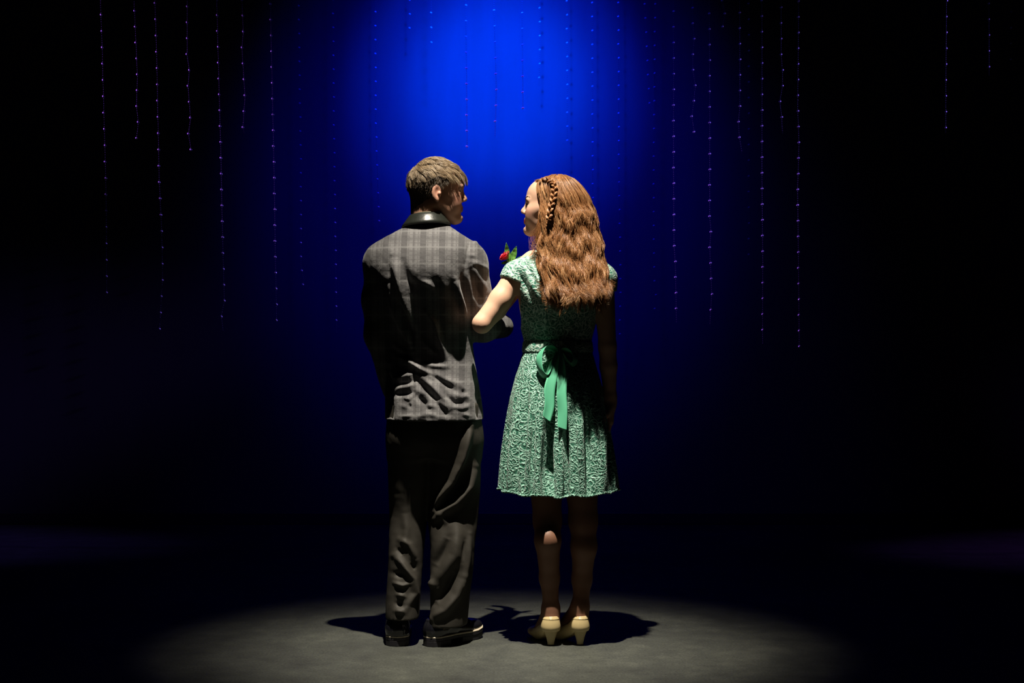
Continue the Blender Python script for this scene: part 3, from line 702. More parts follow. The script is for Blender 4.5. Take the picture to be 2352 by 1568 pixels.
# ================================================================== THE WOMAN
woman = thing('person', 'person in a mint green lace dress with long wavy auburn hair, head turned left', 'person', (XX(1285), 0, 0))
bpy.context.view_layer.update()
HW = HeadFrame((XX(1263), .015, 1.634), -80, 4, 0, .94)
shl, ell_, wrl = P(1186, 632, -.005), P(1107, 743, -.060), P(1190, 664, .115)
shr, elr, wrr = P(1386, 640, .0), P(1395, 795, .01), P(1402, 925, .035)
v = Vol(axis(-.20, .46, .006, [(-.16, .46, .0036)]), axis(-.2, .32, .006, [(-.13, .28, .0036)]), axis(-.01, 1.78, .006, [(1.48, 1.78, .0028), (1.22, 1.40, .0036), (.76, .93, .0036)]))
head_sdf(v, HW, True)
v.cap(HW.w((-.030, 0, -.05)), HW.w((-.040, 0, -.09)), .044, .045, .03); v.cap(HW.w((-.035, 0, -.08)), P(1285, 600, .0), .045, .056, .04)
bod = [(582, 1238, 1345, -.045, .05), (600, 1205, 1372, -.065, .07), (625, 1190, 1388, -.088, .09), (655, 1184, 1390, -.100, .12), (690, 1186, 1382, -.092, .145), (740, 1194, 1370, -.058, .14),
       (790, 1205, 1358, -.036, .125), (815, 1204, 1360, -.044, .125)]
v.loft(bod, 2.1, .03, .008)
v.loft([(790, 1212, 1351, -.028, .115), (850, 1204, 1360, -.05, .11), (910, 1200, 1366, -.062, .10), (960, 1204, 1362, -.062, .09), (1000, 1210, 1360, -.06, .07)], 2.1, .03)
v.cap(P(1225, 602, 0), shl, .045, .044, .03)
v.chain([shl, (shl*.5+ell_*.5)+np.array((.004, 0, 0)), ell_], [.043, .039, .035], .02)
v.chain([ell_, ell_*.6+wrl*.4, wrl], [.0345, .036, .022], .012)
v.cap(P(1350, 602, 0), shr, .045, .042, .03); v.chain([shr, elr], [.040, .033], .02); v.chain([elr, elr*.65+wrr*.35, wrr], [.033, .032, .021], .012)
hand(v, wrl, (.80, .25, .30), (-.1, -.5, .8), 1, 42, .86)
hand(v, wrr, (.03, .05, -1.), (-1, .1, 0), -1, 16, .86)
hip = [(P(1243, 930, -.0), P(1257, 1195, -.015), P(1258, 1240, -.064), P(1266, 1400, -.034)), (P(1330, 930, .0), P(1340, 1195, -.008), P(1341, 1255, -.018), P(1334, 1395, -.026))]
for (h_, kn, cf, an), ft in zip(hip, (-16, -34)):
    v.chain([h_, kn], [.085, .050], .04); v.chain([kn, cf], [.046, .047], .03); v.chain([cf, cf*.45+an*.55+np.array((0, .022, 0)), an], [.047, .036, .0265], .02)
    a = math.radians(ft); f = np.array((math.sin(a), math.cos(a), 0)); hb = np.array((an[0], an[1]-.022, 0))
    v.cap(an, hb+f*.0+np.array((0, .012, .085)), .0255, .027, .02)                       # heel
    v.cap(an+f*.012, hb+f*.125+np.array((0, 0, .042)), .028, .024, .03); v.cap(hb+(0, .012, .080), hb+f*.13+(0, 0, .026), .024, .020, .03)
    v.ell(hb+f*.155+np.array((0, 0, .024)), (.048, .034, .016), np.array([f, (-f[1], f[0], 0), (0, 0, 1)]), .02)
def tights(V, C):
    C[V[:, 2] < .75, :3] = (.20, .098, .060); return C      # sheer brown tights
V, Fc = v.mesh()
o = mk('body', V, Fc, M['skin_woman'], attrs={'skin_color': ('FLOAT_COLOR', tights(V, head_tint(V, HW, (.70, .43, .30), (.50, .03, .05), (.68, .27, .21))))}); child(o, woman)
nb = names(); eyes(HW, None, M['brow_w'], True, V)
for o in list(bpy.data.objects):
    if o.name not in nb and o.parent is None: child(o, woman)
# bodice with cap sleeves
v = Vol(axis(-.12, .44, .0036), axis(-.16, .18, .0036), axis(1.05, 1.49, .0036))
v.loft(bod, 2.1, .03, -.002)
v.cap(P(1232, 606, 0), shl, .050, .051, .03); v.cap(P(1345, 606, 0), shr, .050, .049, .03)
d1 = unit(ell_-shl); cutp = shl+d1*.030
v.cap(shl, shl+d1*.05, .051, .048, .02); d2 = unit(elr-shr); v.cap(shr, shr+d2*.05, .049, .047, .02)
def plane_cut(pt, d, lo, hi):
    v.op(lambda x, y, z: (x-pt[0])*d[0]+(y-pt[1])*d[1]+(z-pt[2])*d[2], lo, hi, .01, 'max', 0)
plane_cut(cutp, unit(d1+np.array((.10, 0, -.25))), (-.2, -.2, 1.2), (P(1186, 0)[0], .2, 1.45)); plane_cut(shr+d2*.05, d2, (P(1388, 0)[0], -.2, 1.2), (.6, .2, 1.5))
# neckline: scoop round the neck
v.ell(P(1287, 572, -.005), (.085, .075, .055), None, .008, 'cut')
V, Fc = v.mesh(); V = relax(V, Fc, 1); N = normals(V, Fc)
fold = [([(1195, 600), (1215, 640), (1235, 680)], .006, 5), ([(1210, 590), (1235, 640), (1250, 670)], .005, 5), ([(1165, 625), (1190, 650), (1205, 680)], .007, 5), ([(1180, 610), (1205, 650), (1220, 690)], -.006, 4),
        ([(1150, 632), (1170, 640), (1184, 650)], .005, 4), ([(1205, 760), (1240, 775), (1280, 770)], .004, 6), ([(1400, 620), (1410, 650)], .005, 5), ([(1225, 600), (1250, 640)], -.004, 4), ([(1190, 660), (1196, 700), (1205, 740)], .005, 6)]
V = V+N*(stroke_disp(V, N, fold)+noise3(V*np.array([1, 1, .7]), 70, 21)*.0016)[:, None]
bd = mk('bodice', V, Fc, M['lace_bodice']); child(bd, woman)
# skirt: flared shell with soft pleats
SK = [(784, 1204, 1359, -.043, .132), (800, 1203, 1360, -.045, .134), (825, 1196, 1366, -.062, .138), (860, 1186, 1375, -.088, .145), (910, 1174, 1388, -.112, .155), (960, 1165, 1397, -.128, .165), (1030, 1155, 1408, -.142, .185), (1090, 1149, 1416, -.152, .20), (1128, 1147, 1419, -.157, .21)]
zs, cx, cy, A_, B_ = levels(SK, 30); nt = 640
th = np.linspace(0, 2*math.pi, nt, endpoint=False)
rows = []
for i in range(len(zs)-1, -1, -1):
    t_ = (zs[-1]-zs[i])/(zs[-1]-zs[0]); g = t_**.9
    pl = .026*g*np.sin(th*11+.6+.5*np.sin(th*3+1))*(.12+.88*np.clip((np.sin(th)+.3)*2.5, 0, 1))+.006*g*np.sin(th*23+2)
    drop = -.006*g*np.cos(2*th)+.012*g*(1+np.sin(th*11+.6))*.3
    n_ = 2.1; c_, s_ = np.cos(th), np.sin(th); rr = (np.abs(c_)**n_+np.abs(s_)**n_)**(-1/n_)
    rows.append(np.stack([cx[i]+(A_[i]+pl*.35)*c_*rr, cy[i]+(B_[i]+pl)*s_*rr, np.full(nt, zs[i])-drop*t_], 1))
Vo = np.concatenate(rows); nr = len(rows); Fo = grid_faces(nt, nr)[:, ::-1]
N = normals(Vo, Fo)
if (N[:nt, 1]*np.sin(th)).mean() < 0: Fo = Fo[:, ::-1]; N = -N
def fade(pts): return pts
skf = [([(1216, 850), (1208, 950), (1202, 1060), (1200, 1150)], -.030, 4), ([(1230, 850), (1218, 960), (1212, 1060), (1212, 1160)], .016, 6), ([(1268, 930), (1266, 1000), (1262, 1080), (1262, 1165)], -.062, 15),
       ([(1240, 880), (1240, 1000), (1236, 1100), (1236, 1160)], .010, 9), ([(1288, 960), (1288, 1060), (1286, 1165)], .024, 8), ([(1301, 950), (1306, 1040), (1312, 1165)], -.045, 6), ([(1322, 900), (1330, 1000), (1334, 1165)], .020, 9),
       ([(1340, 900), (1352, 970), (1354, 1060), (1352, 1165)], -.032, 8), ([(1368, 880), (1384, 1000), (1388, 1165)], .018, 10), ([(1186, 900), (1176, 1000), (1168, 1165)], .014, 10), ([(1172, 930), (1160, 1040), (1154, 1165)], -.030, 7), ([(1384, 900), (1400, 1000), (1408, 1165)], -.020, 7), ([(1310, 840), (1318, 880)], .008, 8)]
_, pyv = topx(Vo)
D = stroke_disp(Vo, N, [(p, a, w_) for p, a, w_ in skf])
Vo = Vo+N*(D*np.clip((pyv-890)/95, .10, 1.0)+noise3(Vo*np.array([1, 1, .4]), 45, 31)*.003)[:, None]*np.clip((pyv-805)/60, 0, 1)[:, None]
Vi = Vo-N*.003
Fi = Fo[:, ::-1]+len(Vo); lo_ = np.arange(nt)+(nr-1)*nt; l2 = (np.arange(nt)+1) % nt+(nr-1)*nt
rim = np.stack([lo_, l2, l2+len(Vo), lo_+len(Vo)], 1)
hi_ = np.arange(nt); h2_ = (np.arange(nt)+1) % nt; rim2 = np.stack([hi_, hi_+len(Vo), h2_+len(Vo), h2_], 1)
sk = mk('skirt', np.concatenate([Vo, Vi]), np.concatenate([Fo, Fi, rim, rim2]), M['lace']); child(sk, woman)
bpy.context.view_layer.update()
def subc(o, par): o.parent = par; o.matrix_parent_inverse = par.matrix_world.inverted(); return o
# beaded hem edging
i0 = (nr-3)*nt; hem = Vo[i0:i0+nt][::1]+N[i0:i0+nt]*.001
S = np.concatenate([hem, hem[:1]])[None]; S = S+np.stack([0*S[..., 0], 0*S[..., 0], .0018*np.sin(np.arange(nt+1)*1.9)[None]], -1)
V, Fq = tubes(S, np.full((1, nt+1), .0032)*(1+.35*np.sin(np.arange(nt+1)*.9)[None]), 6); subc(mk('hem_edging', V, Fq, M['lace']), sk)
# waistband
ths = np.linspace(0, 2*math.pi, 120, endpoint=False); V = []
for z, e in ((809, 0), (806, .0035), (786, .0035), (783, 0)):
    zz = ZZ(z); i = np.interp(zz, zs, np.arange(len(zs))); q = [np.interp(zz, zs, a_) for a_ in (cx, cy, A_, B_)]
    rr = (np.abs(np.cos(ths))**2.1+np.abs(np.sin(ths))**2.1)**(-1/2.1)
    V += [(q[0]+(q[2]+e+.002)*math.cos(a_)*r_, q[1]+(q[3]+e+.002)*math.sin(a_)*r_, zz) for a_, r_ in zip(ths, rr)]
child(mk('waistband', np.array(V), grid_faces(120, 4), M['lace_bodice']), woman)
# ---- satin bow
bow = bpy.data.objects.new('bow', None); COL.objects.link(bow); bow.location = P(1283, 806, -.058); bpy.context.view_layer.update(); child(bow, woman); bpy.context.view_layer.update()
def ribbon(name, pts, wdir, width, mat_, n=40, m_=7, cup=.0, thick=.0012):
    C = smoothpath(pts, n); Wd = smoothpath(wdir, n); Wd = unit(Wd); w_ = np.interp(np.linspace(0, 1, n), np.linspace(0, 1, len(width)), width)
    T = unit(np.gradient(C, axis=0)); Nn = unit(np.cross(T, Wd)); V = []
    for i in range(n):
        for j in range(m_):
            u = j/(m_-1)*2-1; V.append(C[i]+Wd[i]*w_[i]*u/2+Nn[i]*cup*(1-u*u))
    V = np.array(V); NN = np.repeat(Nn, m_, 0); Vb = V+NN*thick; L = len(V)
    f = grid_faces(m_, n, False); e = []
    for j in range(m_-1): e += [(j, j+1, L+j+1, L+j), ((n-1)*m_+j+1, (n-1)*m_+j, L+(n-1)*m_+j, L+(n-1)*m_+j+1)]
    for i in range(n-1): e += [(i*m_, i*m_+L, (i+1)*m_+L, (i+1)*m_), (i*m_+m_-1, (i+1)*m_+m_-1, (i+1)*m_+m_-1+L, i*m_+m_-1+L)]
    return subc(mk(name, np.concatenate([V, Vb]), np.concatenate([f[:, ::-1], f+L, np.array(e)]), mat_), bow)
yb = -.054
ribbon('loop', [P(1282, 806, yb), P(1266, 798, yb-.020), P(1248, 802, yb-.032), P(1238, 824, yb-.040), P(1243, 852, yb-.046), P(1254, 864, yb-.044), P(1262, 846, yb-.036), P(1269, 824, yb-.024), P(1281, 808, yb-.010)],
       [(0, -.25, 1), (.3, -.6, .9), (.6, -.8, .5), (.75, -.8, .1), (.5, -.9, .3), (.4, -.9, .5), (.45, -.9, .1), (.3, -.8, .4), (0, -.3, 1)], [.014, .024, .030, .034, .036, .034, .030, .022, .012], M['satin'], 60, 7, .003)
ribbon('loop', [P(1286, 806, yb), P(1300, 803, yb-.014), P(1316, 812, yb-.018), P(1322, 826, yb-.022), P(1314, 838, yb-.022), P(1302, 828, yb-.018), P(1294, 816, yb-.012), P(1287, 808, yb-.006)],
       [(0, -.2, 1), (.1, -.6, .9), (-.4, -.7, .6), (-.7, -.7, .2), (-.3, -.8, .6), (0, -.9, .7), (0, -.6, 1), (0, -.3, 1)], [.012, .022, .026, .028, .028, .026, .02, .012], M['satin'], 60, 7, .002)
ribbon('tail', [P(1281, 806, yb-.014), P(1277, 828, yb-.036), P(1270, 858, yb-.052), P(1262, 895, yb-.068), P(1262, 930, yb-.078), P(1255, 962, yb-.088)], [(1, 0, 0), (1, -.2, 0), (1, -.1, .05), (1, .15, -.25), (1, .2, -.5), (1, .1, -.75)], [.014, .030, .036, .042, .040, .036], M['satin'], 60, 7, -.004)
ribbon('tail', [P(1286, 806, yb-.014), P(1290, 832, yb-.040), P(1291, 866, yb-.056), P(1290, 905, yb-.076), P(1292, 948, yb-.088), P(1291, 984, yb-.098)], [(1, 0, 0), (.9, -.5, 0), (1, -.1, .0), (1, .2, 0), (1, -.15, -.1), (1, 0, -.35)], [.014, .028, .036, .037, .036, .035], M['satin'], 60, 7, -.003)
v = Vol(axis(bow.location[0]-.05, bow.location[0]+.05, .002), axis(bow.location[1]-.05, bow.location[1]+.05, .002), axis(bow.location[2]-.05, bow.location[2]+.05, .002))
v.ell(P(1283, 808, yb-.008), (.010, .010, .014), None); V, Fc = v.mesh(); N = normals(V, Fc); V = V+N*(.0015*np.sin(V[:, 0]*900))[:, None]; subc(mk('knot', V, Fc, M['satin']), bow)
# ---- pumps
for (h_, kn, cf, an), ft in zip(hip, (-16, -34)):
    a = math.radians(ft); f = np.array((math.sin(a), math.cos(a), 0)); l = np.array((-f[1], f[0], 0)); hb = np.array((an[0], an[1]-.022, 0)); Rr = np.array([f, l, (0, 0, 1)])
    Lq = lambda x, y, z: [(x-hb[0])*Rr[i, 0]+(y-hb[1])*Rr[i, 1]+(z)*Rr[i, 2] for i in range(3)]
    s_ = bpy.data.objects.new('pump_shoe', None); COL.objects.link(s_); s_.location = hb; bpy.context.view_layer.update(); child(s_, woman); bpy.context.view_layer.update()
    v = Vol(axis(hb[0]-.20, hb[0]+.08, .0026), axis(hb[1]-.05, hb[1]+.25, .0026), axis(-.005, .13, .0026))
    W = lambda x, y, z: hb+f*x+l*y+np.array((0, 0, z))
    v.cap(W(.004, 0, .098), W(.004, 0, .070), .0255, .0290, .01); v.cap(W(.01, 0, .072), W(.12, 0, .030), .030, .031, .03)
    v.ell(W(.165, 0, .024), (.058, .040, .022), Rr, .02)
    v.cap(W(.03, 0, .105), W(.11, 0, .064), .026, .024, .008, 'cut'); v.cap(W(.008, 0, .112), W(.03, 0, .112), .0235, .028, .006, 'cut')
    v.op(lambda x, y, z: .052*np.clip((.12-Lq(x, y, z)[0])/.12, 0, 1)**1.2-z+.002, (-9, -9, -1), (9, 9, .3), .01, 'max', 0)
    V, Fc = v.mesh(); V = relax(V, Fc, 1); N = normals(V, Fc)
    V = V+N*(.0018*np.exp(-((V[:, 2]-.101)/.002)**2))[:, None]
    subc(mk('upper', V, Fc, M['pump']), s_)
    v = Vol(axis(hb[0]-.06, hb[0]+.06, .0022), axis(hb[1]-.05, hb[1]+.07, .0022), axis(-.004, .075, .0022))
    def hl2(x, y, z):
        q = Lq(x, y, z); zz = np.clip(q[2], 0, .06); wv_ = np.interp(zz, [0, .01, .03, .06], [.0125, .013, .0175, .029]); dp = np.interp(zz, [0, .01, .03, .06], [.011, .012, .016, .026])
        k_ = np.sqrt(((q[0]-.006)/dp)**2+(q[1]/wv_)**2); return np.maximum((k_-1)*dp, np.maximum(-q[2], q[2]-.060))
    v.op(hl2, hb-.05, hb+np.array((.05, .06, .07)), .003)
    V, Fc = v.mesh(); subc(mk('heel', V, Fc, M['pump_dark']), s_)
    V = []; ring = [(math.cos(q)*.0120, math.sin(q)*.0132) for q in np.linspace(0, 2*math.pi, 20, endpoint=False)]
    V = [W(.006+x, y, z) for z in (0, .004) for x, y in ring]
    subc(mk('heel_tip', V, [list(map(int, q)) for q in grid_faces(20, 2)]+[list(range(20))[::-1], list(range(20, 40))], M['sole_tan']), s_)
# ---- long wavy hair
HR = [(401, 1266, 1296, -.015, .045), (408, 1243, 1314, -.060, .085), (425, 1232, 1332, -.088, .110), (450, 1233, 1349, -.108, .120), (480, 1240, 1360, -.120, .118), (520, 1241, 1369, -.130, .105),
      (560, 1238, 1378, -.140, .085), (600, 1238, 1384, -.158, .055), (640, 1246, 1390, -.176, .010), (675, 1256, 1390, -.190, -.025), (700, 1274, 1378, -.190, -.05)]
hz, hcx, hcy, hA, hB = levels(HR, 20)
def wavefun(z, th): return .0050*np.sin((1.715-z)*2*math.pi/.098+.9*np.sin(th*2.0+1.)+1.0*np.sin(th*5)+.8*np.sin(th*9+z*12))*np.clip((1.70-z)/.06, 0, 1)
def hairpt(th, z, off=0., wv=1.0):
    zc = np.clip(z, hz[0], hz[-1]); q = [np.interp(zc, hz, a_) for a_ in (hcx, hcy, hA, hB)]
    n_ = 2.15; c_, s_ = np.cos(th), np.sin(th); rr = (np.abs(c_)**n_+np.abs(s_)**n_)**(-1/n_)
    o_ = off+wv*wavefun(z, th)
    return np.stack([q[0]+(q[2]+o_*.8)*c_*rr, q[1]+(q[3]+o_)*s_*rr, z+0*th], -1)
v = Vol(axis(.06, .42, .004), axis(-.22, .16, .004), axis(1.24, 1.78, .004))
def hv(x, y, z):
    zc = np.clip(z, hz[0]+.02, hz[-1]); q = [np.interp(zc, hz, a_) for a_ in (hcx, hcy, hA, hB)]
    th_ = np.arctan2((y-q[1])/q[3], (x-q[0])/q[2]); o_ = -.011+wavefun(z, th_)+.004*np.sin(th_*17+z*20)
    k_ = ((np.abs(x-q[0])/(q[2]+o_))**2.15+(np.abs(y-q[1])/(q[3]+o_))**2.15)**(1/2.15)
    return np.maximum((k_-1)*np.minimum(q[2], q[3]), np.maximum(hz[0]+.028-z, z-hz[-1]+.004))
v.op(hv, (.0, -.25, 1.2), (.5, .2, 1.8), .004)
# open the face and the throat
fw = HW.A[0]
face0, face1 = HW.w((.085, .0, -.01)), HW.w((.085, 0, -.16))
v.cap(HW.w((.112, .020, .005)), HW.w((.10, .02, -.16)), .062, .062, .02, 'cut'); v.cap(P(1245, 600, .10), P(1290, 720, .16), .10, .14, .02, 'cut')
V, Fc = v.mesh(); V = relax(V, Fc, 1)
hw = mk('hair', V, Fc, M['hair_woman'], attrs={'tone': ('FLOAT', np.clip(.42+.15*noise3(V*np.array([1, 1, .2]), 300, 2), 0, 1))}); child(hw, woman); bpy.context.view_layer.update()
def wstrands():
    nl = 560; per = 26; n = nl*per; m_ = 27
    lth = rng.uniform(0, 2*math.pi, nl); zt = rng.choice([0, 1, 2], nl, p=[.62, .23, .15])
    ztop = np.where(zt == 0, 1.757-.10*rng.uniform(0, 1, nl)**1.6, np.where(zt == 1, rng.uniform(1.56, 1.68, nl), rng.uniform(1.42, 1.56, nl)))
    zend = 1.278+rng.normal(0, .020, nl)+.030*np.clip(np.sin(lth)+.1, 0, 1)
    lay = rng.uniform(-.006, .006, nl); ph = rng.uniform(0, 6.28, nl); am = rng.uniform(.002, .0085, nl); drift = rng.normal(0, .10, nl); fr = rng.uniform(.8, 1.3, nl)
    curl = rng.normal(0, .016, nl)
    cid = np.repeat(np.arange(nl), per)
    u = np.linspace(0, 1, m_)[None]; jt = rng.normal(0, 1, n)[:, None]; jr = rng.normal(0, 1, n)[:, None]; jz = rng.normal(0, .006, n)[:, None]; jph = rng.normal(0, .35, n)[:, None]
    zz = ztop[cid][:, None]*(1-u)+(zend[cid][:, None]+jz*1.5)*u
    pinch = (.055*(1-.62*u)+.012*np.sin(u*14+ph[cid][:, None]))
    th_ = lth[cid][:, None]+jt*pinch*.9+drift[cid][:, None]*u
    wv_ = np.sin((1.75-zz)*2*math.pi/.098*fr[cid][:, None]+ph[cid][:, None]+jph)*np.clip((1.69-zz)/.06, 0, 1)
    th_ = th_+wv_*am[cid][:, None]*9*(1-.4*u)
    off = lay[cid][:, None]+jr*.0028+.0050*np.cos((1.75-zz)*64+ph[cid][:, None])*np.clip((1.69-zz)/.06, 0, 1)
    tipc = np.clip((u-.82)/.18, 0, 1)**1.6
    S = hairpt(th_, zz, off)
    S[..., 0] += curl[cid][:, None]*tipc; S[..., 1] -= np.abs(curl[cid])[:, None]*tipc*.6; S[..., 2] += np.abs(curl[cid])[:, None]*tipc**2*.5
    # keep off the face and throat
    L = HW.loc(S.reshape(-1, 3)).reshape(n, m_, 3)
    bad = ((L[..., 0] > .050) & (L[..., 2] < .062) & (np.abs(L[..., 1]-0) < .085)).any(1)
    thr = (S[..., 1] > .045) & (S[..., 2] < 1.50)
    bad |= thr.any(1) & (S[:, :, 2].min(1) < 1.5)
    sel = ~bad
    tone = np.clip(rng.normal(.52, .15, nl)[cid]+rng.normal(0, .10, n), 0, 1)
    R = np.tile(np.interp(np.linspace(0, 1, m_), [0, .1, .85, 1], [.0003, .00058, .0005, .00015]), (n, 1))
    return S[sel], R[sel], tone[sel]
S, R, tone = wstrands()
# front locks swept back from the hairline, over the ear, and loose wisps by the neck
def swept(n, seed):
    r = np.random.default_rng(seed); m_ = 26; out = []; T = []
    for i in range(n):
        q = r.uniform(0, 1); f0 = .070-.060*q**.8; z0 = .105-.108*q                      # along the hairline from crown to ear
        a = HW.w((f0-.014+r.normal(0, .005), .026+.046*q**.6+r.normal(0, .003), z0-.002))
        m1 = HW.w((f0-.040-.02*q, .070+.012*math.sin(q*3)+r.normal(0, .003), z0-.010))
        k_ = r.uniform(0, 1); e1 = P(1258+22*k_+r.normal(0, 3), 555, -.105-.02*k_+r.normal(0, .004)); e2 = P(1256+38*k_+r.normal(0, 4), 625, -.135-.01*k_); e3 = P(1262+46*k_+r.normal(0, 6), 688+r.normal(0, 10), -.150)
        p = smoothpath([a, m1, (m1+e1)/2+np.array((-.012, -.012, -.0)), e1, e2, e3], m_); t_ = np.linspace(0, 1, m_)
        ph = (int(i/16)*1.7) % 6.28
        p[:, 0] += .006*np.sin(t_*22+ph)*np.clip(t_*3-.5, 0, 1); p[:, 1] -= .005*np.cos(t_*22+ph)*np.clip(t_*3-.5, 0, 1)
        out.append(p); T.append(.55+.12*math.sin(i/16*2.1)+r.normal(0, .08))
    return np.array(out), np.clip(T, 0, 1)
# left is the side turned to the camera for a head facing left
S2, T2 = swept(2600, 5)
# choose head-local side pointing to the camera (negative world y)
Vs, Fs, Ts, off = [], [], [], 0
for S_, R_, T_ in ((S, R, tone), (S2, np.tile(np.interp(np.linspace(0, 1, 26), [0, .1, .85, 1], [.0003, .00055, .0005, .00015]), (len(S2), 1)), T2)):
    V, Fq = tubes(S_, R_); Vs.append(V); Fs.append(Fq+off); off += len(V); Ts.append(np.repeat(T_, S_.shape[1]*3))
# wisps
W_ = []; TW = []
for i in range(110):
    a = P(random.uniform(1238, 1250), random.uniform(500, 560), -.06); 
    k_ = random.uniform(-1, 1); p = smoothpath([a, a+np.array((-.012, .0, -.03)), a+np.array((-.026+.012*k_, .01, -.055)), a+np.array((-.020+.02*k_, 0, -.085+.01*k_)), a+np.array((.004, -.01, -.10))], 34); W_.append(p); TW.append(.5)
for i in range(70):
    t0 = random.uniform(0, 6.28); z0 = random.uniform(1.30, 1.74); a = hairpt(np.array([t0]), np.array([z0]))[0]; d = unit(np.array((math.cos(t0), math.sin(t0)*.5, random.uniform(-.6, .3)))); 
    if a[0] < .11 and z0 > 1.5: continue
    p = smoothpath([a, a+d*.008+np.array((0, 0, -.01)), a+d*.013+np.array((0, 0, -.028)), a+d*.010+np.array((0, 0, -.05))], 34); W_.append(p); TW.append(.6)
W_ = np.array(W_); V, Fq = tubes(W_, np.tile(np.linspace(.0006, .0002, 34), (len(W_), 1))*.8); Vs.append(V); Fs.append(Fq+off); off += len(V); Ts.append(np.repeat(np.array(TW), 34*3))
o = mk('hair_strands', np.concatenate(Vs), np.concatenate(Fs), M['hair_woman'], attrs={'tone': ('FLOAT', np.concatenate(Ts))}); o['kind'] = 'stuff'; subc(o, hw)
# braid running back from the temple
NBR = 46; cpath = smoothpath([P(1242, 421, -.044), P(1257, 413, -.080), P(1272, 423, -.105), P(1272, 448, -.118), P(1265, 476, -.127), P(1260, 505, -.129)], 90)
T = unit(np.gradient(cpath, axis=0)); up = unit(np.cross(T, np.array((0, -1., 0)))); nn = unit(np.cross(T, up)); SS = []; TT = []
for s3 in range(3):
    ph = s3*2*math.pi/3; t_ = np.linspace(0, 1, 90)*24
    base = cpath+up*(.0075*np.sin(t_+ph))[:, None]+nn*(.0045*np.sin(2*(t_+ph)))[:, None]
    for k_ in range(NBR):
        a_ = 2*math.pi*k_/NBR; rr = .0050*math.sqrt(random.random()); SS.append(base+up*rr*math.cos(a_)+nn*rr*math.sin(a_)); TT.append(.55+random.gauss(0, .12))
V, Fq = tubes(np.array(SS), np.full((len(SS), 90), .0007)); o = mk('braid', V, Fq, M['hair_woman'], attrs={'tone': ('FLOAT', np.repeat(np.clip(TT, 0, 1), 270))}); subc(o, hw)

# ================================================================== THE ROSE
rp = P(1158, 583, .165)
rose = thing('rose', 'red rose with green leaves held above the green dress shoulder', 'flower', tuple(rp)); bpy.context.view_layer.update()
base = rp+np.array((.012, 0, -.018)); dirr = unit(np.array((-.55, -.25, .55)))
e1 = unit(np.cross(dirr, (0, 1, 0))); e2 = np.cross(dirr, e1)
def petal(k_, ring, nring):
    a0 = 2*math.pi*k_/nring+ring*.7; rad = (.004, .009, .014, .018)[ring]; hgt = (.024, .026, .024, .019)[ring]; wid = (1.3, 1.1, .85, .72)[ring]
    V = []; nu, nv = 9, 8
    for j in range(nv):
        t_ = j/(nv-1)
        for i in range(nu):
            u = i/(nu-1)*2-1; r = rad*(math.sin(t_*1.7)**.7)*(1+.10*u*u)+.0045*max(0, t_-.75)*4*(ring/3+.15); a = a0+u*wid*(.35+.65*math.sin(min(1, t_*1.2)*1.5))
            h_ = hgt*t_*(1-.12*u*u*t_)+.0012*math.sin(u*6+k_)
            V.append(base+dirr*h_+e1*r*math.cos(a)+e2*r*math.sin(a))
    o = mk('petal', np.array(V), grid_faces(nu, nv, False), M['petal']); sm = o.modifiers.new('solid', 'SOLIDIFY'); sm.thickness = .0008; child(o, rose)
for ring, nring in enumerate((3, 4, 5, 6)):
    for k_ in range(nring): petal(k_, ring, nring)
def leaf(a, b_, wd, nrm, fold_=.3):
    a = np.array(a); b_ = np.array(b_); ax = b_-a; Ln = np.linalg.norm(ax); ax = ax/Ln; nrm = np.array(nrm, float); sd = unit(np.cross(ax, nrm)); nr_ = np.cross(sd, ax); V = []; nu, nv = 9, 16
    for j in range(nv):
        t_ = j/(nv-1); w_ = wd*math.sin(math.pi*min(1, t_*.97+.02)**.8)**.9
        for i in range(nu):
            u = i/(nu-1)*2-1; V.append(a+ax*Ln*t_+sd*w_*u*(1+.04*math.sin(t_*40))+nr_*(fold_*w_*abs(u)-.006*math.sin(t_*3.1)+.0008*math.sin(t_*26)))
    o = mk('leaf', np.array(V), grid_faces(nu, nv, False), M['leaf']); sm = o.modifiers.new('solid', 'SOLIDIFY'); sm.thickness = .0006; child(o, rose)
leaf(P(1168, 602, .16), P(1163, 557, .155), .011, (.2, -1, .2)); leaf(P(1172, 604, .165), P(1186, 565, .16), .013, (-.2, -1, .3)); leaf(P(1166, 600, .165), P(1150, 604, .17), .008, (.0, -.8, .6)); leaf(P(1175, 606, .175), P(1196, 588, .19), .010, (0, -.6, .8))
o = tube('stem', [base, base+np.array((.014, .004, -.030)), P(1192, 635, .168), P(1210, 668, .160)], .0026, M['stem'], None, 24, 7); child(o, rose)

# ================================================================== BEAD STRANDS
def sphere(n=10, m_=7, r=1.0):
    V = []; th = np.linspace(0, 2*math.pi, n, endpoint=False)
    for p in np.linspace(.15, math.pi-.15, m_): V += [(r*math.sin(p)*math.cos(t_), r*math.sin(p)*math.sin(t_), r*math.cos(p)) for t_ in th]
    return np.array(V), [list(map(int, f))[::-1] for f in grid_faces(n, m_)]+[list(range(n)), list(range((m_-1)*n, m_*n))[::-1]]
SV, SF = sphere(); sv6, sf6 = sphere(6, 4)
bead_me = None
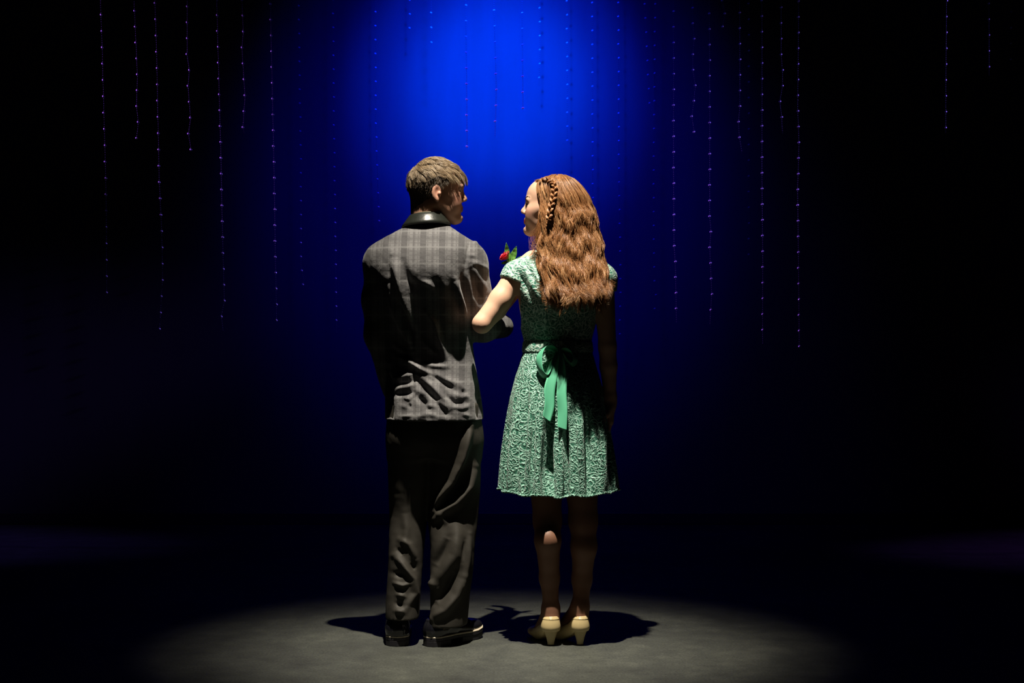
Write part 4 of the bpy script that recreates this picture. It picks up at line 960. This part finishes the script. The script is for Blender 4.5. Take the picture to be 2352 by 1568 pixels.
# x anchors (py,px), first bead py, spacing px, last py, depth from camera
D1, D2, D3 = 8.3, 8.6, 9.62
ST = [
 ([(0, 231), (110, 235), (260, 239), (400, 243), (680, 245)], 34, 37.5, 680, D1, 'left', 'straight and fading downward'),
 ([(0, 308), (64, 311), (174, 316), (245, 314), (282, 318), (317, 314)], 25, 36.5, 320, D1, 'left', 'short, curling at its end'),
 ([(0, 356), (120, 360), (268, 363), (417, 366), (520, 371), (636, 373), (760, 366)], 7, 37.4, 765, D1, 'left', 'long and straight'),
 ([(0, 430), (126, 430), (162, 435), (198, 432), (273, 438), (308, 433), (342, 439)], 15, 36.5, 345, D1, 'left', 'short and kinked'),
 ([(0, 498), (184, 503), (331, 507), (586, 512), (692, 515), (725, 508), (758, 512)], 35, 36.4, 762, D1, 'left', 'long and bright'),
 ([(0, 556), (74, 559), (111, 556), (221, 563), (293, 558), (314, 563)], 36, 36.6, 300, D1, 'left', 'short, ending beside a longer one'),
 ([(0, 621), (267, 627), (414, 630), (630, 633), (734, 635)], 9, 36.3, 736, D1+.05, 'left', 'long and brightest'),
 ([(0, 686), (230, 689), (386, 691), (611, 691), (643, 698), (671, 692)], 205-32*6, 32.0, 674, D3, 'left', 'faint, ending above the jacket shoulder'),
 ([(0, 765), (300, 767), (545, 770), (761, 773)], 31, 32.0, 764, D3, 'left', 'faint blue, closest to the jacket'),
 ([(0, 862), (283, 863), (520, 871)], 27, 32, 525, D3, 'mid', 'faint, over the left jacket shoulder'),
 ([(0, 941), (60, 941)], 32, 32, 70, D3, 'mid', 'very short, left of the blue glow'),
 ([(0, 990), (100, 991)], 29, 34, 100, D3-.3, 'mid', 'very short, above the blond head'),
 ([(0, 1070), (340, 1073)], 12, 36, 340, D2, 'mid', 'dark silhouette just left of the glow centre'),
 ([(0, 1134), (205, 1140), (311, 1137)], -13, 36.4, 312, D2, 'mid', 'dark silhouette through the glow centre'),
 ([(0, 1199), (250, 1201)], -7, 36.4, 252, D2, 'mid', 'dark silhouette just right of the glow centre'),
 ([(0, 1239), (120, 1240), (200, 1238)], 18, 32, 200, D3, 'mid', 'faint, above the auburn hair'),
 ([(0, 1302), (200, 1303)], 34, 32, 330, D3, 'mid', 'faint, above the back of the auburn hair'),
 ([(0, 1360), (530, 1362)], 70-64, 32, 480, D3, 'mid', 'faint, just right of the auburn hair'),
 ([(0, 1420), (426, 1422), (616, 1425), (772, 1424)], 70-64, 31.7, 775, D3, 'right', 'faint blue, passing the bare shoulder edge'),
 ([(0, 1480), (137, 1487), (233, 1492)], 9, 32.5, 236, D3, 'right', 'faint and short'),
 ([(0, 1505), (233, 1503), (425, 1501), (645, 1503), (674, 1507), (728, 1501)], 9, 31.8, 730, D3, 'right', 'faint, ending with a kink'),
 ([(0, 1547), (386, 1547), (564, 1548), (600, 1551), (738, 1554)], 26, 35.9, 740, D2, 'right', 'long and bright'),
 ([(0, 1591), (52, 1591), (90, 1594), (125, 1591), (161, 1591), (197, 1597), (234, 1593), (269, 1589), (301, 1594)], 18, 35.6, 304, D2, 'right', 'short, hooked at its end'),
 ([(0, 1629), (390, 1630), (497, 1630), (531, 1633), (568, 1630), (673, 1635), (742, 1631)], 31, 35.8, 744, D2, 'right', 'long, beside the hooked one'),
 ([(0, 1659), (32, 1665), (61, 1659)], 1, 30, 64, D2, 'right', 'the very shortest'),
 ([(0, 1699), (244, 1699), (280, 1696), (314, 1698), (349, 1704)], 29, 35.8, 350, D2, 'right', 'medium length, bent at its end'),
 ([(0, 1720), (600, 1720)], 8, 36, 600, D2+.95, 'right', 'almost unlit'),
 ([(0, 1750), (396, 1750), (600, 1752), (784, 1752)], 1, 36.0, 786, D2, 'right', 'long and straight, fading low'),
 ([(0, 1794), (127, 1794), (162, 1797), (198, 1797), (234, 1791), (266, 1795), (302, 1797)], 17, 36.0, 304, D2, 'right', 'short and wavy'),
 ([(0, 1834), (250, 1832), (330, 1835), (434, 1832), (762, 1836)], 3, 36.0, 800, D2, 'right', 'long, last of the dense row'),
 ([(0, 2174), (200, 2172), (300, 2172)], 2, 36.4, 300, D2, 'right', 'alone in the far dark'),
 ([(0, 2271), (300, 2272)], 8, 36.4, 170, D2+.35, 'right', 'dim, second from the right edge'),
 ([(0, 2323), (300, 2321)], 27, 36.4, 150, D2+.6, 'right', 'barely visible at the right edge')]
ordw = ['first', 'second', 'third', 'fourth', 'fifth', 'sixth', 'seventh', 'eighth', 'ninth', 'tenth', 'eleventh', 'twelfth', 'thirteenth', 'fourteenth', 'fifteenth']
cnt = {'left': 0, 'mid': 0, 'right': 0}
for anc, y0, spc, y1, D, zone, desc in ST:
    cnt[zone] += 1; k_ = ordw[cnt[zone]-1]
    where = {'left': f'{k_} from the left edge', 'mid': '', 'right': f'{k_} right of the green dress'}[zone]
    lab = 'bead strand '+(where+', ' if where else '')+desc
    assert len(lab.split()) <= 16, lab
    yy = D-CAM_D; ay = [a[0] for a in anc]; axx = [a[1] for a in anc]
    r_ = np.random.default_rng(int(axx[0]))
    px = lambda q: np.interp(q, ay, axx)
    top = P(px(0), -170, yy)
    st = thing('bead_strand', lab, 'bead strand', tuple(top), 'bead strands hanging before the blue backdrop'); 
    bpy.context.view_layer.update()
    ys = np.arange(y0, y1+1, spc); up_ = np.arange(y0-spc, -165, -spc)[::-1]; ys = np.r_[up_, ys]
    loc = lambda q: P(px(q), q, yy)-top
    pts = [np.zeros(3)]+[loc(q) for q in np.arange(-150, y1+8, 12)]
    S = np.array(pts)[None]; V, Fq = tubes(S, np.full((1, len(pts)), .0004), 3); mk('thread', V, Fq, M['string'], st)
    if bead_me is None:
        o = mk('bead', SV, SF, M['bead'], st); bead_me = o.data; first = o
    for i, q in enumerate(ys):
        if i == 0 and first.parent == st and first.location.length == 0 and cnt == {'left': 1, 'mid': 0, 'right': 0}: b_ = first
        else: b_ = bpy.data.objects.new('bead', bead_me); COL.objects.link(b_); b_.parent = st
        b_.location = tuple(loc(q)+np.array((r_.normal(0, .0008), 0, 0))); b_.scale = (.0074, .0062, .0052); b_.rotation_euler = (0, r_.uniform(.2, .6)*(1 if axx[0] < 1100 else -1), 0)
    sm = [loc(q+spc*(j+1)/7.) for q in ys for j in range(6) if q+spc < y1+8]
    if sm:
        VV = np.concatenate([sv6*np.array((.0022, .0022, .0026))+c_ for c_ in sm]); FF = [[a+len(sv6)*i for a in f] for i in range(len(sm)) for f in sf6]
        o = mk('small_beads', VV, FF, M['smallbead'], st); o['kind'] = 'stuff'
